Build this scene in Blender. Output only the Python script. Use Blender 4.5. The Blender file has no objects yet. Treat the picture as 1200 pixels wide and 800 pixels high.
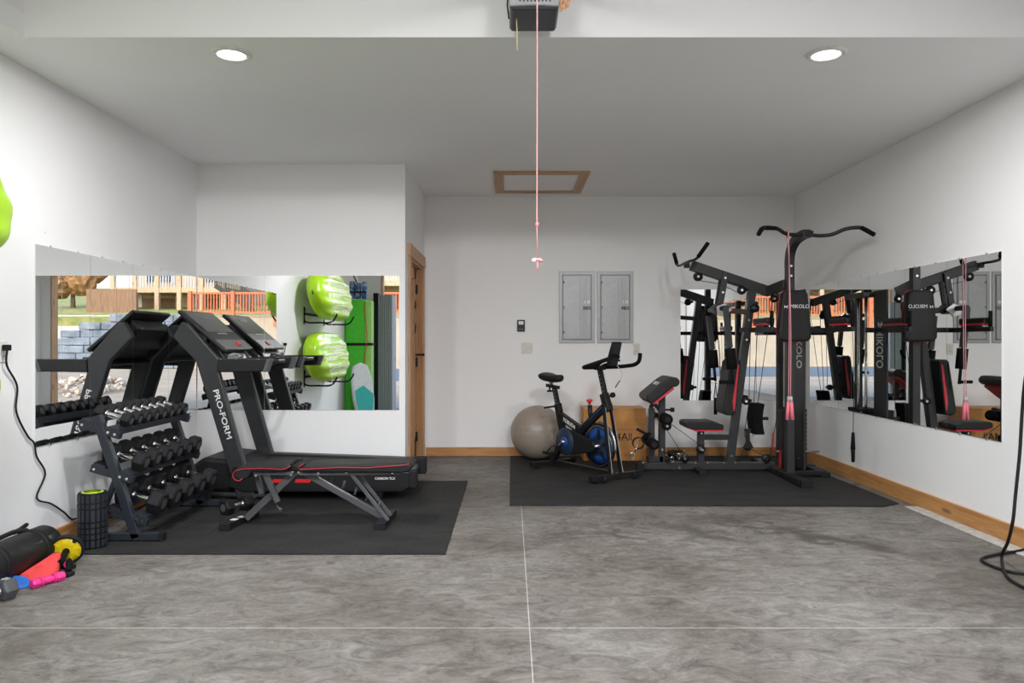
import bpy, bmesh, math, random
from mathutils import Vector, Matrix
random.seed(7)
PI = math.pi
SC = bpy.context.scene
COL = SC.collection
F = 880.0; CX = 598.0; CZ = 1.27      # focal length in pixels, vanishing column, eye height
BACK = 8.34; ALC = 6.82; LW = -2.85; RW = 3.147; SIDE = -0.955; CEIL = 2.88; FRONT = -0.5; HIGH = 3.35

# ------------------------------------------------------------------ materials
def new_mat(name):
    m = bpy.data.materials.new(name); m.use_nodes = True
    nt = m.node_tree; b = nt.nodes['Principled BSDF']
    return m, nt, b
def N(nt, t, **kw):
    n = nt.nodes.new(t)
    for k, v in kw.items():
        if k in n.inputs: n.inputs[k].default_value = v
        else: setattr(n, k, v)
    return n
def coords(nt, scale=(1, 1, 1), world=False):
    if world:
        g = nt.nodes.new('ShaderNodeNewGeometry'); out = g.outputs['Position']
    else:
        g = nt.nodes.new('ShaderNodeTexCoord'); out = g.outputs['Object']
    mp = nt.nodes.new('ShaderNodeMapping'); mp.inputs['Scale'].default_value = scale
    nt.links.new(out, mp.inputs['Vector']); return mp.outputs['Vector']
def ramp(nt, fac, stops):
    r = nt.nodes.new('ShaderNodeValToRGB'); e = r.color_ramp.elements
    while len(e) < len(stops): e.new(0.5)
    for i, (p, c) in enumerate(stops):
        e[i].position = p; e[i].color = (*c, 1) if len(c) == 3 else c
    nt.links.new(fac, r.inputs['Fac']); return r.outputs['Color']
def mixc(nt, fac, a, b, mode='MIX'):
    m = nt.nodes.new('ShaderNodeMix'); m.data_type = 'RGBA'; m.blend_type = mode
    for s, v in ((m.inputs[0], fac), (m.inputs[6], a), (m.inputs[7], b)):
        if hasattr(v, 'links') or isinstance(v, bpy.types.NodeSocket): nt.links.new(v, s)
        elif isinstance(v, (int, float)): s.default_value = v
        else: s.default_value = (*v, 1)
    return m.outputs[2]
def mat(name, col, rough=0.5, metal=0.0, var=0.08, scale=25, bump=0.0, bscale=250, coat=0.0, spec=0.5, emit=None, est=0):
    m, nt, b = new_mat(name)
    v = coords(nt)
    n = N(nt, 'ShaderNodeTexNoise', Scale=scale, Detail=3.0); nt.links.new(v, n.inputs['Vector'])
    lo = tuple(max(0, c * (1 - var)) for c in col); hi = tuple(min(1, c * (1 + var)) for c in col)
    nt.links.new(ramp(nt, n.outputs['Fac'], [(0.3, lo), (0.7, hi)]), b.inputs['Base Color'])
    b.inputs['Roughness'].default_value = rough; b.inputs['Metallic'].default_value = metal
    b.inputs['Coat Weight'].default_value = coat; b.inputs['Specular IOR Level'].default_value = spec
    if bump:
        n2 = N(nt, 'ShaderNodeTexNoise', Scale=bscale, Detail=2.0); nt.links.new(v, n2.inputs['Vector'])
        bp = N(nt, 'ShaderNodeBump', Strength=bump, Distance=0.002); nt.links.new(n2.outputs['Fac'], bp.inputs['Height'])
        nt.links.new(bp.outputs['Normal'], b.inputs['Normal'])
    if emit:
        b.inputs['Emission Color'].default_value = (*emit, 1); b.inputs['Emission Strength'].default_value = est
    return m
def wood(name, c1, c2, axis='X', rough=0.45, knots=True, sc=1.0):
    m, nt, b = new_mat(name)
    s = {'X': (1.2, 14, 14), 'Y': (14, 1.2, 14), 'Z': (14, 14, 1.2)}[axis]
    v = coords(nt, tuple(q * sc for q in s), world=True)
    n = N(nt, 'ShaderNodeTexNoise', Scale=1.6, Detail=6.0, Distortion=1.4); nt.links.new(v, n.inputs['Vector'])
    c = ramp(nt, n.outputs['Fac'], [(0.25, c2), (0.5, c1), (0.75, tuple(x * 1.12 for x in c1))])
    if knots:
        ks = {'X': (2.2, 8, 8), 'Y': (8, 2.2, 8), 'Z': (8, 8, 2.2)}[axis]
        v2 = coords(nt, ks, world=True)
        vo = N(nt, 'ShaderNodeTexVoronoi', Scale=1.0); nt.links.new(v2, vo.inputs['Vector'])
        k = ramp(nt, vo.outputs['Distance'], [(0.05, (1, 1, 1)), (0.2, (0, 0, 0))])
        c = mixc(nt, k, c, tuple(x * 0.35 for x in c2))
    nt.links.new(c, b.inputs['Base Color']); b.inputs['Roughness'].default_value = rough
    return m
def wallmat(name, col, bump=0.12):
    m, nt, b = new_mat(name)
    v = coords(nt, world=True)
    n = N(nt, 'ShaderNodeTexNoise', Scale=0.9, Detail=3.0); nt.links.new(v, n.inputs['Vector'])
    c = ramp(nt, n.outputs['Fac'], [(0.3, tuple(x * 0.97 for x in col)), (0.7, col)])
    # scattered small scuffs
    vo = N(nt, 'ShaderNodeTexVoronoi', Scale=1.7); nt.links.new(v, vo.inputs['Vector'])
    k = ramp(nt, vo.outputs['Distance'], [(0.014, (1, 1, 1)), (0.02, (0, 0, 0))])
    c = mixc(nt, k, c, (0.3, 0.29, 0.28))
    nt.links.new(c, b.inputs['Base Color']); b.inputs['Roughness'].default_value = 0.75
    n2 = N(nt, 'ShaderNodeTexNoise', Scale=90.0, Detail=3.0); nt.links.new(v, n2.inputs['Vector'])
    bp = N(nt, 'ShaderNodeBump', Strength=bump, Distance=0.003); nt.links.new(n2.outputs['Fac'], bp.inputs['Height'])
    nt.links.new(bp.outputs['Normal'], b.inputs['Normal'])
    return m
def line_mask(nt, sep_out, at, half):
    s = N(nt, 'ShaderNodeMath', operation='SUBTRACT'); nt.links.new(sep_out, s.inputs[0]); s.inputs[1].default_value = at
    a = N(nt, 'ShaderNodeMath', operation='ABSOLUTE'); nt.links.new(s.outputs[0], a.inputs[0])
    l = N(nt, 'ShaderNodeMath', operation='LESS_THAN'); nt.links.new(a.outputs[0], l.inputs[0]); l.inputs[1].default_value = half
    return l.outputs[0]
def mth(nt, op, a, b=None):
    n = N(nt, 'ShaderNodeMath', operation=op)
    for i, v in enumerate((a, b)):
        if v is None: continue
        if isinstance(v, bpy.types.NodeSocket): nt.links.new(v, n.inputs[i])
        else: n.inputs[i].default_value = v
    return n.outputs[0]
def concrete_floor():
    m, nt, b = new_mat('floor_concrete')
    v = coords(nt, world=True)
    big = N(nt, 'ShaderNodeTexNoise', Scale=0.9, Detail=5.0, Roughness=0.65); nt.links.new(v, big.inputs['Vector'])
    c = ramp(nt, big.outputs['Fac'], [(0.34, (0.100, 0.085, 0.070)), (0.48, (0.162, 0.145, 0.127)), (0.66, (0.222, 0.209, 0.192))])
    vs = coords(nt, (1.5, 2.7, 1), world=True)      # trowel strokes, long in X
    st = N(nt, 'ShaderNodeTexNoise', Scale=3.2, Detail=8.0, Roughness=0.72, Distortion=0.8); nt.links.new(vs, st.inputs['Vector'])
    st.inputs['Roughness'].default_value = 0.78; st.inputs['Distortion'].default_value = 1.6
    c = mixc(nt, 0.8, c, ramp(nt, st.outputs['Fac'], [(0.36, (0.40, 0.38, 0.36)), (0.5, (0.95, 0.94, 0.93)), (0.64, (1.4, 1.4, 1.4))]), 'MULTIPLY')
    fine = N(nt, 'ShaderNodeTexNoise', Scale=40.0, Detail=5.0, Roughness=0.7); nt.links.new(v, fine.inputs['Vector'])
    c = mixc(nt, 0.5, c, ramp(nt, fine.outputs['Fac'], [(0.3, (0.6, 0.6, 0.6)), (0.65, (1.2, 1.2, 1.2))]), 'MULTIPLY')
    # dark dashes and pits
    vd = coords(nt, (3.0, 9.0, 1), world=True)
    dn = N(nt, 'ShaderNodeTexNoise', Scale=3.0, Detail=2.0, Distortion=1.5); nt.links.new(vd, dn.inputs['Vector'])
    c = mixc(nt, ramp(nt, dn.outputs['Fac'], [(0.66, (0, 0, 0)), (0.72, (0.6, 0.6, 0.6))]), c, (0.07, 0.065, 0.06))
    # old damp stains: three wandering streaks in front of the right-hand mat
    sep = nt.nodes.new('ShaderNodeSeparateXYZ'); g = nt.nodes.new('ShaderNodeNewGeometry')
    nt.links.new(g.outputs['Position'], sep.inputs[0])
    wob = N(nt, 'ShaderNodeTexNoise', Scale=4.0, Detail=4.0); nt.links.new(v, wob.inputs['Vector'])
    w = mth(nt, 'MULTIPLY', mth(nt, 'SUBTRACT', wob.outputs['Fac'], 0.5), 0.7)
    for (x0, y0, x1, y1, hw) in [(1.25, 5.55, 2.5, 4.42, 0.09), (1.72, 5.12, 2.35, 4.62, 0.13), (0.95, 5.3, 1.6, 4.66, 0.11), (0.4, 5.05, 1.0, 4.72, 0.09)]:
        L = math.hypot(x1 - x0, y1 - y0); ux, uy = (x1 - x0) / L, (y1 - y0) / L
        dx = mth(nt, 'SUBTRACT', sep.outputs[0], x0); dy = mth(nt, 'SUBTRACT', sep.outputs[1], y0)
        t = mth(nt, 'ADD', mth(nt, 'MULTIPLY', dx, ux), mth(nt, 'MULTIPLY', dy, uy))
        d = mth(nt, 'ADD', mth(nt, 'SUBTRACT', mth(nt, 'MULTIPLY', dx, uy), mth(nt, 'MULTIPLY', dy, ux)), w)
        inside = mth(nt, 'MULTIPLY', mth(nt, 'MINIMUM', mth(nt, 'MAXIMUM', mth(nt, 'DIVIDE', t, 0.3), 0.0), 1.0), mth(nt, 'MINIMUM', mth(nt, 'MAXIMUM', mth(nt, 'DIVIDE', mth(nt, 'SUBTRACT', L, t), 0.3), 0.0), 1.0))
        near = mth(nt, 'SUBTRACT', 1.0, mth(nt, 'MINIMUM', mth(nt, 'DIVIDE', mth(nt, 'ABSOLUTE', d), hw), 1.0))
        k = mth(nt, 'MULTIPLY', mth(nt, 'MULTIPLY', inside, mth(nt, 'POWER', near, 0.6)), 0.8)
        c = mixc(nt, k, c, (0.06, 0.05, 0.041))
    # saw-cut joints filled with pale dust
    a = line_mask(nt, sep.outputs[0], 0.085, 0.0024); b2 = line_mask(nt, sep.outputs[1], 3.33, 0.0036)
    j = mth(nt, 'MULTIPLY', mth(nt, 'MAXIMUM', a, b2), mth(nt, 'MULTIPLY', big.outputs['Fac'], 1.15))
    c = mixc(nt, j, c, (0.55, 0.53, 0.50))
    nt.links.new(c, b.inputs['Base Color']); b.inputs['Roughness'].default_value = 0.72
    bp = N(nt, 'ShaderNodeBump', Strength=0.25, Distance=0.004); nt.links.new(st.outputs['Fac'], bp.inputs['Height'])
    nt.links.new(bp.outputs['Normal'], b.inputs['Normal'])
    return m
def rubber(name, base, line):
    m, nt, b = new_mat(name)
    v = coords(nt, world=True)
    n = N(nt, 'ShaderNodeTexNoise', Scale=2.5, Detail=6.0, Roughness=0.7); nt.links.new(coords(nt, (1, 2.6, 1), world=True), n.inputs['Vector'])
    c = ramp(nt, n.outputs['Fac'], [(0.35, base), (0.7, tuple(x * 1.9 for x in base))])
    f = N(nt, 'ShaderNodeTexNoise', Scale=160.0, Detail=2.0); nt.links.new(v, f.inputs['Vector'])
    c = mixc(nt, 0.6, c, ramp(nt, f.outputs['Fac'], [(0.4, (0.7, 0.7, 0.7)), (0.66, (1.5, 1.45, 1.4))]), 'MULTIPLY')
    w = N(nt, 'ShaderNodeTexWave', Scale=line, Distortion=0.3); w.bands_direction = 'X'; nt.links.new(v, w.inputs['Vector'])
    bp = N(nt, 'ShaderNodeBump', Strength=0.4, Distance=0.002); nt.links.new(w.outputs['Fac'], bp.inputs['Height'])
    nt.links.new(c, b.inputs['Base Color']); nt.links.new(bp.outputs['Normal'], b.inputs['Normal'])
    b.inputs['Roughness'].default_value = 0.8; b.inputs['Specular IOR Level'].default_value = 0.25
    return m
def mottled(name, cols, scale=3.0, rough=0.9, bump=0.3, stretch=(1, 1, 1)):
    m, nt, b = new_mat(name)
    v = coords(nt, stretch, world=True)
    n = N(nt, 'ShaderNodeTexNoise', Scale=scale, Detail=7.0, Roughness=0.7); nt.links.new(v, n.inputs['Vector'])
    k = len(cols)
    c = ramp(nt, n.outputs['Fac'], [(0.3 + 0.4 * i / (k - 1), q) for i, q in enumerate(cols)])
    nt.links.new(c, b.inputs['Base Color']); b.inputs['Roughness'].default_value = rough
    bp = N(nt, 'ShaderNodeBump', Strength=bump, Distance=0.02); nt.links.new(n.outputs['Fac'], bp.inputs['Height'])
    nt.links.new(bp.outputs['Normal'], b.inputs['Normal'])
    return m
def streaked(name, c1, c2):
    """lime plastic with cream streaks running along the hull"""
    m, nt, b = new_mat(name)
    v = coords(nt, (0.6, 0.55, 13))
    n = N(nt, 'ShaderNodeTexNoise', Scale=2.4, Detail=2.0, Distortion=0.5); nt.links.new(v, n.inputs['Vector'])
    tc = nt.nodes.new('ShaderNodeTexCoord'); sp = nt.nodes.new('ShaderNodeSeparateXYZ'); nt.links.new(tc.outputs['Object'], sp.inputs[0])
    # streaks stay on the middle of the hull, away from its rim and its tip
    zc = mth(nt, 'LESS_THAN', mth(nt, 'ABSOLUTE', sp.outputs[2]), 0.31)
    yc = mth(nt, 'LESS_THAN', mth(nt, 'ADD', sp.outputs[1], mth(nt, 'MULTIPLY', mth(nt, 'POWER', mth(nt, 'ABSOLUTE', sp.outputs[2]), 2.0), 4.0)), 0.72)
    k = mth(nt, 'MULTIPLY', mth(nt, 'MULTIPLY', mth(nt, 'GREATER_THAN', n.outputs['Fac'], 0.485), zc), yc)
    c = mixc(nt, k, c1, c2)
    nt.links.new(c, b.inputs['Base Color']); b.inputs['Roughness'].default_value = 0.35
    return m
M = {}
M['wall'] = wallmat('wall_paint', (0.88, 0.872, 0.865))
M['ceiling'] = wallmat('ceiling_paint', (0.93, 0.93, 0.925), 0.5)
M['white'] = mat('white_plastic', (0.78, 0.77, 0.74), 0.45)
M['floor'] = concrete_floor()
M['mat_left'] = rubber('rubber_left', (0.017, 0.0165, 0.016), 6)
M['mat_right'] = rubber('rubber_right', (0.019, 0.0185, 0.018), 18)
M['pine_x'] = wood('pine_x', (0.50, 0.245, 0.085), (0.33, 0.14, 0.045), 'X')
M['pine_y'] = wood('pine_y', (0.50, 0.245, 0.085), (0.33, 0.14, 0.045), 'Y')
M['pine_z'] = wood('pine_z', (0.52, 0.27, 0.12), (0.34, 0.15, 0.06), 'Z')
M['door'] = wood('door_wood', (0.56, 0.31, 0.155), (0.38, 0.19, 0.085), 'Z')
M['ply'] = wood('plywood', (0.55, 0.245, 0.06), (0.44, 0.18, 0.045), 'X', 0.5, False, 0.5)
M['hatch_x'] = wood('hatch_pine_x', (0.50, 0.31, 0.15), (0.36, 0.2, 0.09), 'X')
M['hatch_y'] = wood('hatch_pine_y', (0.50, 0.31, 0.15), (0.36, 0.2, 0.09), 'Y')
M['frame'] = mat('powder_coat', (0.03, 0.031, 0.033), 0.4, 0.0, bump=0.1, spec=0.35)
M['frame_dk'] = mat('powder_coat_dark', (0.012, 0.012, 0.013), 0.42, 0.0, spec=0.35)
M['rackm'] = mat('rack_steel', (0.022, 0.026, 0.034), 0.4, 0.0, spec=0.4)
M['black'] = mat('black_plastic', (0.010, 0.010, 0.011), 0.45, spec=0.35)
M['blackgl'] = mat('black_gloss', (0.012, 0.012, 0.014), 0.18)
M['rubberk'] = mat('black_rubber', (0.009, 0.009, 0.0095), 0.65, bump=0.3, spec=0.3)
M['foam'] = mat('black_foam', (0.007, 0.007, 0.007), 0.9, bump=0.5, spec=0.15)
M['vinyl'] = mat('black_vinyl', (0.013, 0.0125, 0.0125), 0.5, bump=0.35, bscale=400, spec=0.3)
M['red'] = mat('red_vinyl', (0.55, 0.02, 0.04), 0.45)
M['redp'] = mat('red_plastic', (0.6, 0.02, 0.02), 0.35)
M['chrome'] = mat('chrome', (0.75, 0.75, 0.76), 0.18, 1.0, var=0.03)
M['steel'] = mat('brushed_steel', (0.5, 0.5, 0.51), 0.35, 1.0)
M['lightgrey'] = mat('light_grey_plastic', (0.5, 0.5, 0.51), 0.4)
M['midgrey'] = mat('mid_grey_plastic', (0.085, 0.085, 0.09), 0.4)
M['lettering'] = mat('white_lettering', (0.78, 0.78, 0.78), 0.5, var=0.0)
M['letter_dk'] = mat('black_lettering', (0.02, 0.018, 0.016), 0.6, var=0.0)
M['blue'] = mat('bike_blue', (0.005, 0.065, 0.28), 0.35)
M['navy'] = mat('bike_navy', (0.012, 0.03, 0.065), 0.4)
M['ball'] = mat('ball_vinyl', (0.30, 0.25, 0.205), 0.36, var=0.04)
M['yellow'] = mat('yellow_plastic', (0.85, 0.62, 0.01), 0.4)
M['lime'] = mat('lime_foam', (0.45, 0.62, 0.03), 0.6)
M['pink'] = mat('pink_vinyl', (0.85, 0.03, 0.25), 0.45)
M['ropepink'] = mat('pink_rope', (0.78, 0.32, 0.36), 0.5)
M['gripik'] = mat('pink_grip', (0.85, 0.20, 0.26), 0.5)
M['cordred'] = mat('pull_cord', (0.62, 0.30, 0.28), 0.7)
M['towel'] = mat('red_band_rubber', (0.72, 0.05, 0.05), 0.7, bump=0.5, bscale=60)
M['bluec'] = mat('blue_band_rubber', (0.02, 0.13, 0.5), 0.7)
M['greyhex'] = mat('grey_neoprene', (0.07, 0.07, 0.075), 0.5)
M['panel'] = mat('panel_grey', (0.36, 0.365, 0.37), 0.38, 0.25, var=0.05)
M['panel_dk'] = mat('panel_dark', (0.15, 0.155, 0.16), 0.4, 0.25)
M['ivory'] = mat('ivory_plastic', (0.66, 0.63, 0.57), 0.45)
M['orange_wire'] = mat('orange_wire', (0.75, 0.4, 0.2), 0.6)
M['tagyellow'] = mat('yellow_string', (0.7, 0.6, 0.3), 0.7)
M['openbody'] = mat('opener_cover', (0.42, 0.42, 0.43), 0.35)
M['openlens'] = mat('opener_dark_shell', (0.02, 0.026, 0.036), 0.35)
M['lamp'] = mat('lamp_diffuser', (0.9, 0.88, 0.84), 0.5, emit=(1, 0.93, 0.84), est=9.0)
M['kayak'] = streaked('kayak_plastic', (0.36, 0.62, 0.012), (0.72, 0.80, 0.55))
M['limeboard'] = mat('lime_board', (0.07, 0.62, 0.02), 0.35)
M['palelime'] = mat('pale_lime', (0.35, 0.72, 0.18), 0.4)
M['orange'] = mat('orange_edge', (0.65, 0.22, 0.05), 0.5)
M['greyfoam'] = mat('grey_foam', (0.40, 0.42, 0.46), 0.6)
M['teal'] = mat('teal_print', (0.03, 0.45, 0.42), 0.45)
M['palewhite'] = mat('pale_white_foam', (0.7, 0.74, 0.76), 0.5)
M['bluewhite'] = mottled('blue_white_cloth', [(0.02, 0.03, 0.06), (0.05, 0.16, 0.36), (0.7, 0.74, 0.78)], 14, 0.8, 0.2)
M['teethbrown'] = mat('brown_cord', (0.3, 0.15, 0.06), 0.6)
M['curb'] = mottled('kerb_concrete', [(0.34, 0.31, 0.27), (0.62, 0.6, 0.56)], 22, 0.85, 0.4)
# mirror
mm, nt, b = new_mat('mirror_silver')
b.inputs['Base Color'].default_value = (0.86, 0.875, 0.87, 1); b.inputs['Metallic'].default_value = 1; b.inputs['Roughness'].default_value = 0.0
M['mirror'] = mm
mm, nt, b = new_mat('car_window_glass')
b.inputs['Base Color'].default_value = (0.03, 0.07, 0.1, 1); b.inputs['Roughness'].default_value = 0.05
M['glass'] = mm
mm, nt, b = new_mat('clear_film')
b.inputs['Base Color'].default_value = (0.75, 0.78, 0.8, 1); b.inputs['Roughness'].default_value = 0.18; b.inputs['Transmission Weight'].default_value = 0.55
M['film'] = mm

# ------------------------------------------------------------------ mesh builder
class MB:
    def __init__(s): s.bm = bmesh.new(); s.mats = []
    def _mi(s, m):
        if m is None: return 0
        if m not in s.mats: s.mats.append(m)
        return s.mats.index(m)
    def faces(s, vs, fs, m=None, smooth=False):
        bv = [s.bm.verts.new(v) for v in vs]; i = s._mi(m)
        for f in fs:
            try:
                q = s.bm.faces.new([bv[k] for k in f]); q.material_index = i; q.smooth = smooth
            except ValueError: pass
        return bv
    def box(s, x0, x1, y0, y1, z0, z1, m=None):
        vs = [(x, y, z) for x in (x0, x1) for y in (y0, y1) for z in (z0, z1)]
        s.faces(vs, [(0, 1, 3, 2), (4, 6, 7, 5), (0, 4, 5, 1), (2, 3, 7, 6), (0, 2, 6, 4), (1, 5, 7, 3)], m); return s
    def beam(s, p0, p1, w, h, up=(0, 0, 1), m=None):
        """rectangular bar from p0 to p1; w across, h along 'up'"""
        p0 = Vector(p0); p1 = Vector(p1); d = (p1 - p0).normalized(); u = Vector(up)
        a = d.cross(u)
        if a.length < 1e-4: a = d.cross(Vector((0, 1, 0)))
        a.normalize(); u = a.cross(d).normalized()
        vs = [p + a * i * w / 2 + u * j * h / 2 for p in (p0, p1) for i in (-1, 1) for j in (-1, 1)]
        s.faces(vs, [(0, 1, 3, 2), (4, 6, 7, 5), (0, 4, 5, 1), (2, 3, 7, 6), (0, 2, 6, 4), (1, 5, 7, 3)], m); return s
    def cyl(s, p0, p1, r, r1=None, seg=16, m=None, smooth=True):
        p0 = Vector(p0); p1 = Vector(p1); r1 = r if r1 is None else r1
        d = (p1 - p0).normalized(); a = d.orthogonal().normalized(); b = d.cross(a)
        vs = []
        for p, q in ((p0, r), (p1, r1)):
            for k in range(seg):
                t = 2 * PI * k / seg + PI / seg; vs.append(p + a * math.cos(t) * q + b * math.sin(t) * q)
        i = s._mi(m); bv = [s.bm.verts.new(v) for v in vs]
        for k in range(seg):
            f = s.bm.faces.new([bv[k], bv[(k + 1) % seg], bv[seg + (k + 1) % seg], bv[seg + k]]); f.smooth = smooth; f.material_index = i
        for q in (list(reversed(bv[:seg])), bv[seg:]):
            f = s.bm.faces.new(q); f.material_index = i
        return s
    def tube(s, pts, r, seg=10, m=None, closed=False):
        pts = [Vector(p) for p in pts]; n = len(pts); rings = []; i = s._mi(m); prev = None
        for k, p in enumerate(pts):
            if closed: t = (pts[(k + 1) % n] - pts[k - 1]).normalized()
            else: t = ((pts[min(k + 1, n - 1)] - pts[max(k - 1, 0)])).normalized()
            a = t.orthogonal().normalized() if prev is None else (prev - t * prev.dot(t)).normalized()
            prev = a; b = t.cross(a); rr = r[k] if isinstance(r, (list, tuple)) else r
            rings.append([s.bm.verts.new(p + a * math.cos(2 * PI * q / seg) * rr + b * math.sin(2 * PI * q / seg) * rr) for q in range(seg)])
        for k in range(n if closed else n - 1):
            A = rings[k]; B = rings[(k + 1) % n]
            for q in range(seg):
                f = s.bm.faces.new([A[q], A[(q + 1) % seg], B[(q + 1) % seg], B[q]]); f.smooth = True; f.material_index = i
        if not closed:
            for R in (list(reversed(rings[0])), rings[-1]):
                f = s.bm.faces.new(R); f.material_index = i
        return s
    def prism(s, poly, axis, a0, a1, m=None):
        """polygon in the plane across 'axis' pushed from a0 to a1. poly coords in order (x,z) for Y, (y,z) for X, (x,y) for Z"""
        def P(u, v, t): return {'Y': (u, t, v), 'X': (t, u, v), 'Z': (u, v, t)}[axis]
        n = len(poly); vs = [P(u, v, a0) for u, v in poly] + [P(u, v, a1) for u, v in poly]
        s.faces(vs, [tuple(range(n)), tuple(reversed(range(n, 2 * n)))] + [(k, k + n, (k + 1) % n + n, (k + 1) % n) for k in range(n)], m); return s
    def lathe(s, prof, center, axis='Z', seg=32, m=None):
        """prof: (radius, height) pairs"""
        c = Vector(center); i = s._mi(m); rings = []
        for r, h in prof:
            ring = []
            for k in range(seg):
                t = 2 * PI * k / seg; u, v = math.cos(t) * max(r, 1e-5), math.sin(t) * max(r, 1e-5)
                o = {'Z': (u, v, h), 'Y': (u, h, v), 'X': (h, u, v)}[axis]
                ring.append(s.bm.verts.new(c + Vector(o)))
            rings.append(ring)
        for A, B in zip(rings, rings[1:]):
            for k in range(seg):
                f = s.bm.faces.new([A[k], A[(k + 1) % seg], B[(k + 1) % seg], B[k]]); f.smooth = True; f.material_index = i
        return s
    def xform(s, mt): s.bm.transform(mt); return s
    def build(s, name, m=None, parent=None, bevel=0, sub=0, auto=True, origin=None):
        bmesh.ops.remove_doubles(s.bm, verts=s.bm.verts, dist=1e-6)
        bmesh.ops.recalc_face_normals(s.bm, faces=s.bm.faces)
        me = bpy.data.meshes.new(name)
        if parent is not None: off = world_loc(parent)
        elif origin is not None: off = Vector(origin)
        else:
            xs = [v.co for v in s.bm.verts]
            lo = Vector((min(v[i] for v in xs) for i in range(3))); hi = Vector((max(v[i] for v in xs) for i in range(3)))
            off = Vector(((lo.x + hi.x) / 2, (lo.y + hi.y) / 2, lo.z))
        if not (parent is not None and parent.get('_local')): s.bm.transform(Matrix.Translation(-off))
        else: off = Vector((0, 0, 0))
        s.bm.to_mesh(me); s.bm.free()
        if s.mats and m is None:
            for q in s.mats: me.materials.append(q)
        elif s.mats:
            for q in s.mats: me.materials.append(q)
        else: me.materials.append(m)
        o = bpy.data.objects.new(name, me); COL.objects.link(o)
        if parent is not None:
            o.parent = parent
            if parent.get('_local'): o['_local'] = 1
            LOCS[o.name] = off
        else:
            o.location = off; LOCS[o.name] = off
        if bevel:
            bv = o.modifiers.new('bevel', 'BEVEL'); bv.width = bevel; bv.segments = 2; bv.limit_method = 'ANGLE'; bv.angle_limit = math.radians(40)
        if sub:
            sb = o.modifiers.new('sub', 'SUBSURF'); sb.levels = sub; sb.render_levels = sub
        return o
LOCS = {}
def world_loc(p): return LOCS.get(p.name, Vector((0, 0, 0)))
def thing(name, label, cat, loc, group=None, local=False, rz=0):
    o = bpy.data.objects.new(name, None); COL.objects.link(o); o.empty_display_size = 0.05
    o.location = loc; o.rotation_euler = (0, 0, rz); LOCS[o.name] = Vector(loc)
    if local: o['_local'] = 1
    return tag(o, label, cat, group)
def tag(o, label, cat, group=None, kind=None):
    o['label'] = label; o['category'] = cat
    if group: o['group'] = group
    if kind: o['kind'] = kind
    return o
def struct(o, label=None):
    o['kind'] = 'structure'
    if label: o['label'] = label
    return o
def text(body, size, name, m, parent, mt, depth=0.002, align='CENTER', bold=0.0, space=1.0, wide=1.0):
    """lettering as a thin mesh, laid out by the matrix mt (text plane = local XY)"""
    c = bpy.data.curves.new(name, 'FONT'); c.body = body; c.size = size; c.extrude = depth; c.align_x = align; c.align_y = 'CENTER'
    c.offset = bold; c.space_character = space; c.resolution_u = 3
    t = bpy.data.objects.new('tmp', c); COL.objects.link(t)
    bpy.context.view_layer.update()
    dg = bpy.context.evaluated_depsgraph_get()
    me = bpy.data.meshes.new_from_object(t.evaluated_get(dg)); bpy.data.objects.remove(t)
    off = Vector((0, 0, 0)) if parent.get('_local') else world_loc(parent)
    me.transform(Matrix.Translation(-off) @ mt @ Matrix.Diagonal((wide, 1, 1, 1)))
    me.materials.clear(); me.materials.append(m); me.name = name
    o = bpy.data.objects.new(name, me); COL.objects.link(o); o.parent = parent; LOCS[o.name] = off
    return o
def basis(xa, ya, loc):
    xa = Vector(xa).normalized(); ya = Vector(ya); za = xa.cross(ya).normalized(); ya = za.cross(xa).normalized()
    m = Matrix((xa, ya, za)).transposed().to_4x4(); m.translation = Vector(loc); return m
def P(px, py, d):
    """point seen at picture position (px, py) at depth d"""
    return ((px - CX) / F * d, d, CZ + (400 - py) / F * d)
def XZ(d, *pp): return [((x - CX) / F * d, CZ + (400 - y) / F * d) for x, y in pp]
def arc(c, r, a0, a1, n, plane='XZ'):
    out = []
    for k in range(n + 1):
        t = math.radians(a0 + (a1 - a0) * k / n); u, v = math.cos(t) * r, math.sin(t) * r
        out.append({'XZ': (c[0] + u, c[1], c[2] + v), 'XY': (c[0] + u, c[1] + v, c[2]), 'YZ': (c[0], c[1] + u, c[2] + v)}[plane])
    return out
def smooth(pts, n=6):
    """Catmull-Rom through the points"""
    pts = [Vector(p) for p in pts]; P_ = [pts[0]] + pts + [pts[-1]]; out = []
    for i in range(1, len(P_) - 2):
        a, b, c, d = P_[i - 1:i + 3]
        for k in range(n):
            t = k / n
            out.append(0.5 * ((2 * b) + (c - a) * t + (2 * a - 5 * b + 4 * c - d) * t * t + (3 * b - a - 3 * c + d) * t ** 3))
    out.append(pts[-1]); return out
def rounded_box(x0, x1, y0, y1, z0, z1): return MB().box(x0, x1, y0, y1, z0, z1)
SKY_S, SUN_S, EXPO, LAMP_W, FILL_W = 0.45, 1.15, 0.7, 25, 28
# ------------------------------------------------------------------ the room
T = 0.15
struct(MB().box(LW - T, RW + T, FRONT - 0.15, BACK + T, -0.2, 0).build('floor', M['floor']))
struct(MB().box(SIDE - T, RW + T, BACK, BACK + T, 0, HIGH).build('wall_back', M['wall']))
struct(MB().box(LW - T, SIDE, ALC, ALC + T, 0, HIGH).build('wall_alcove', M['wall']))
struct(MB().box(LW - T, LW, FRONT - T, ALC + T, 0, HIGH).build('wall_left', M['wall']))
struct(MB().box(RW, RW + T, FRONT - T, BACK + T, 0, HIGH).build('wall_right', M['wall']))
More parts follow.
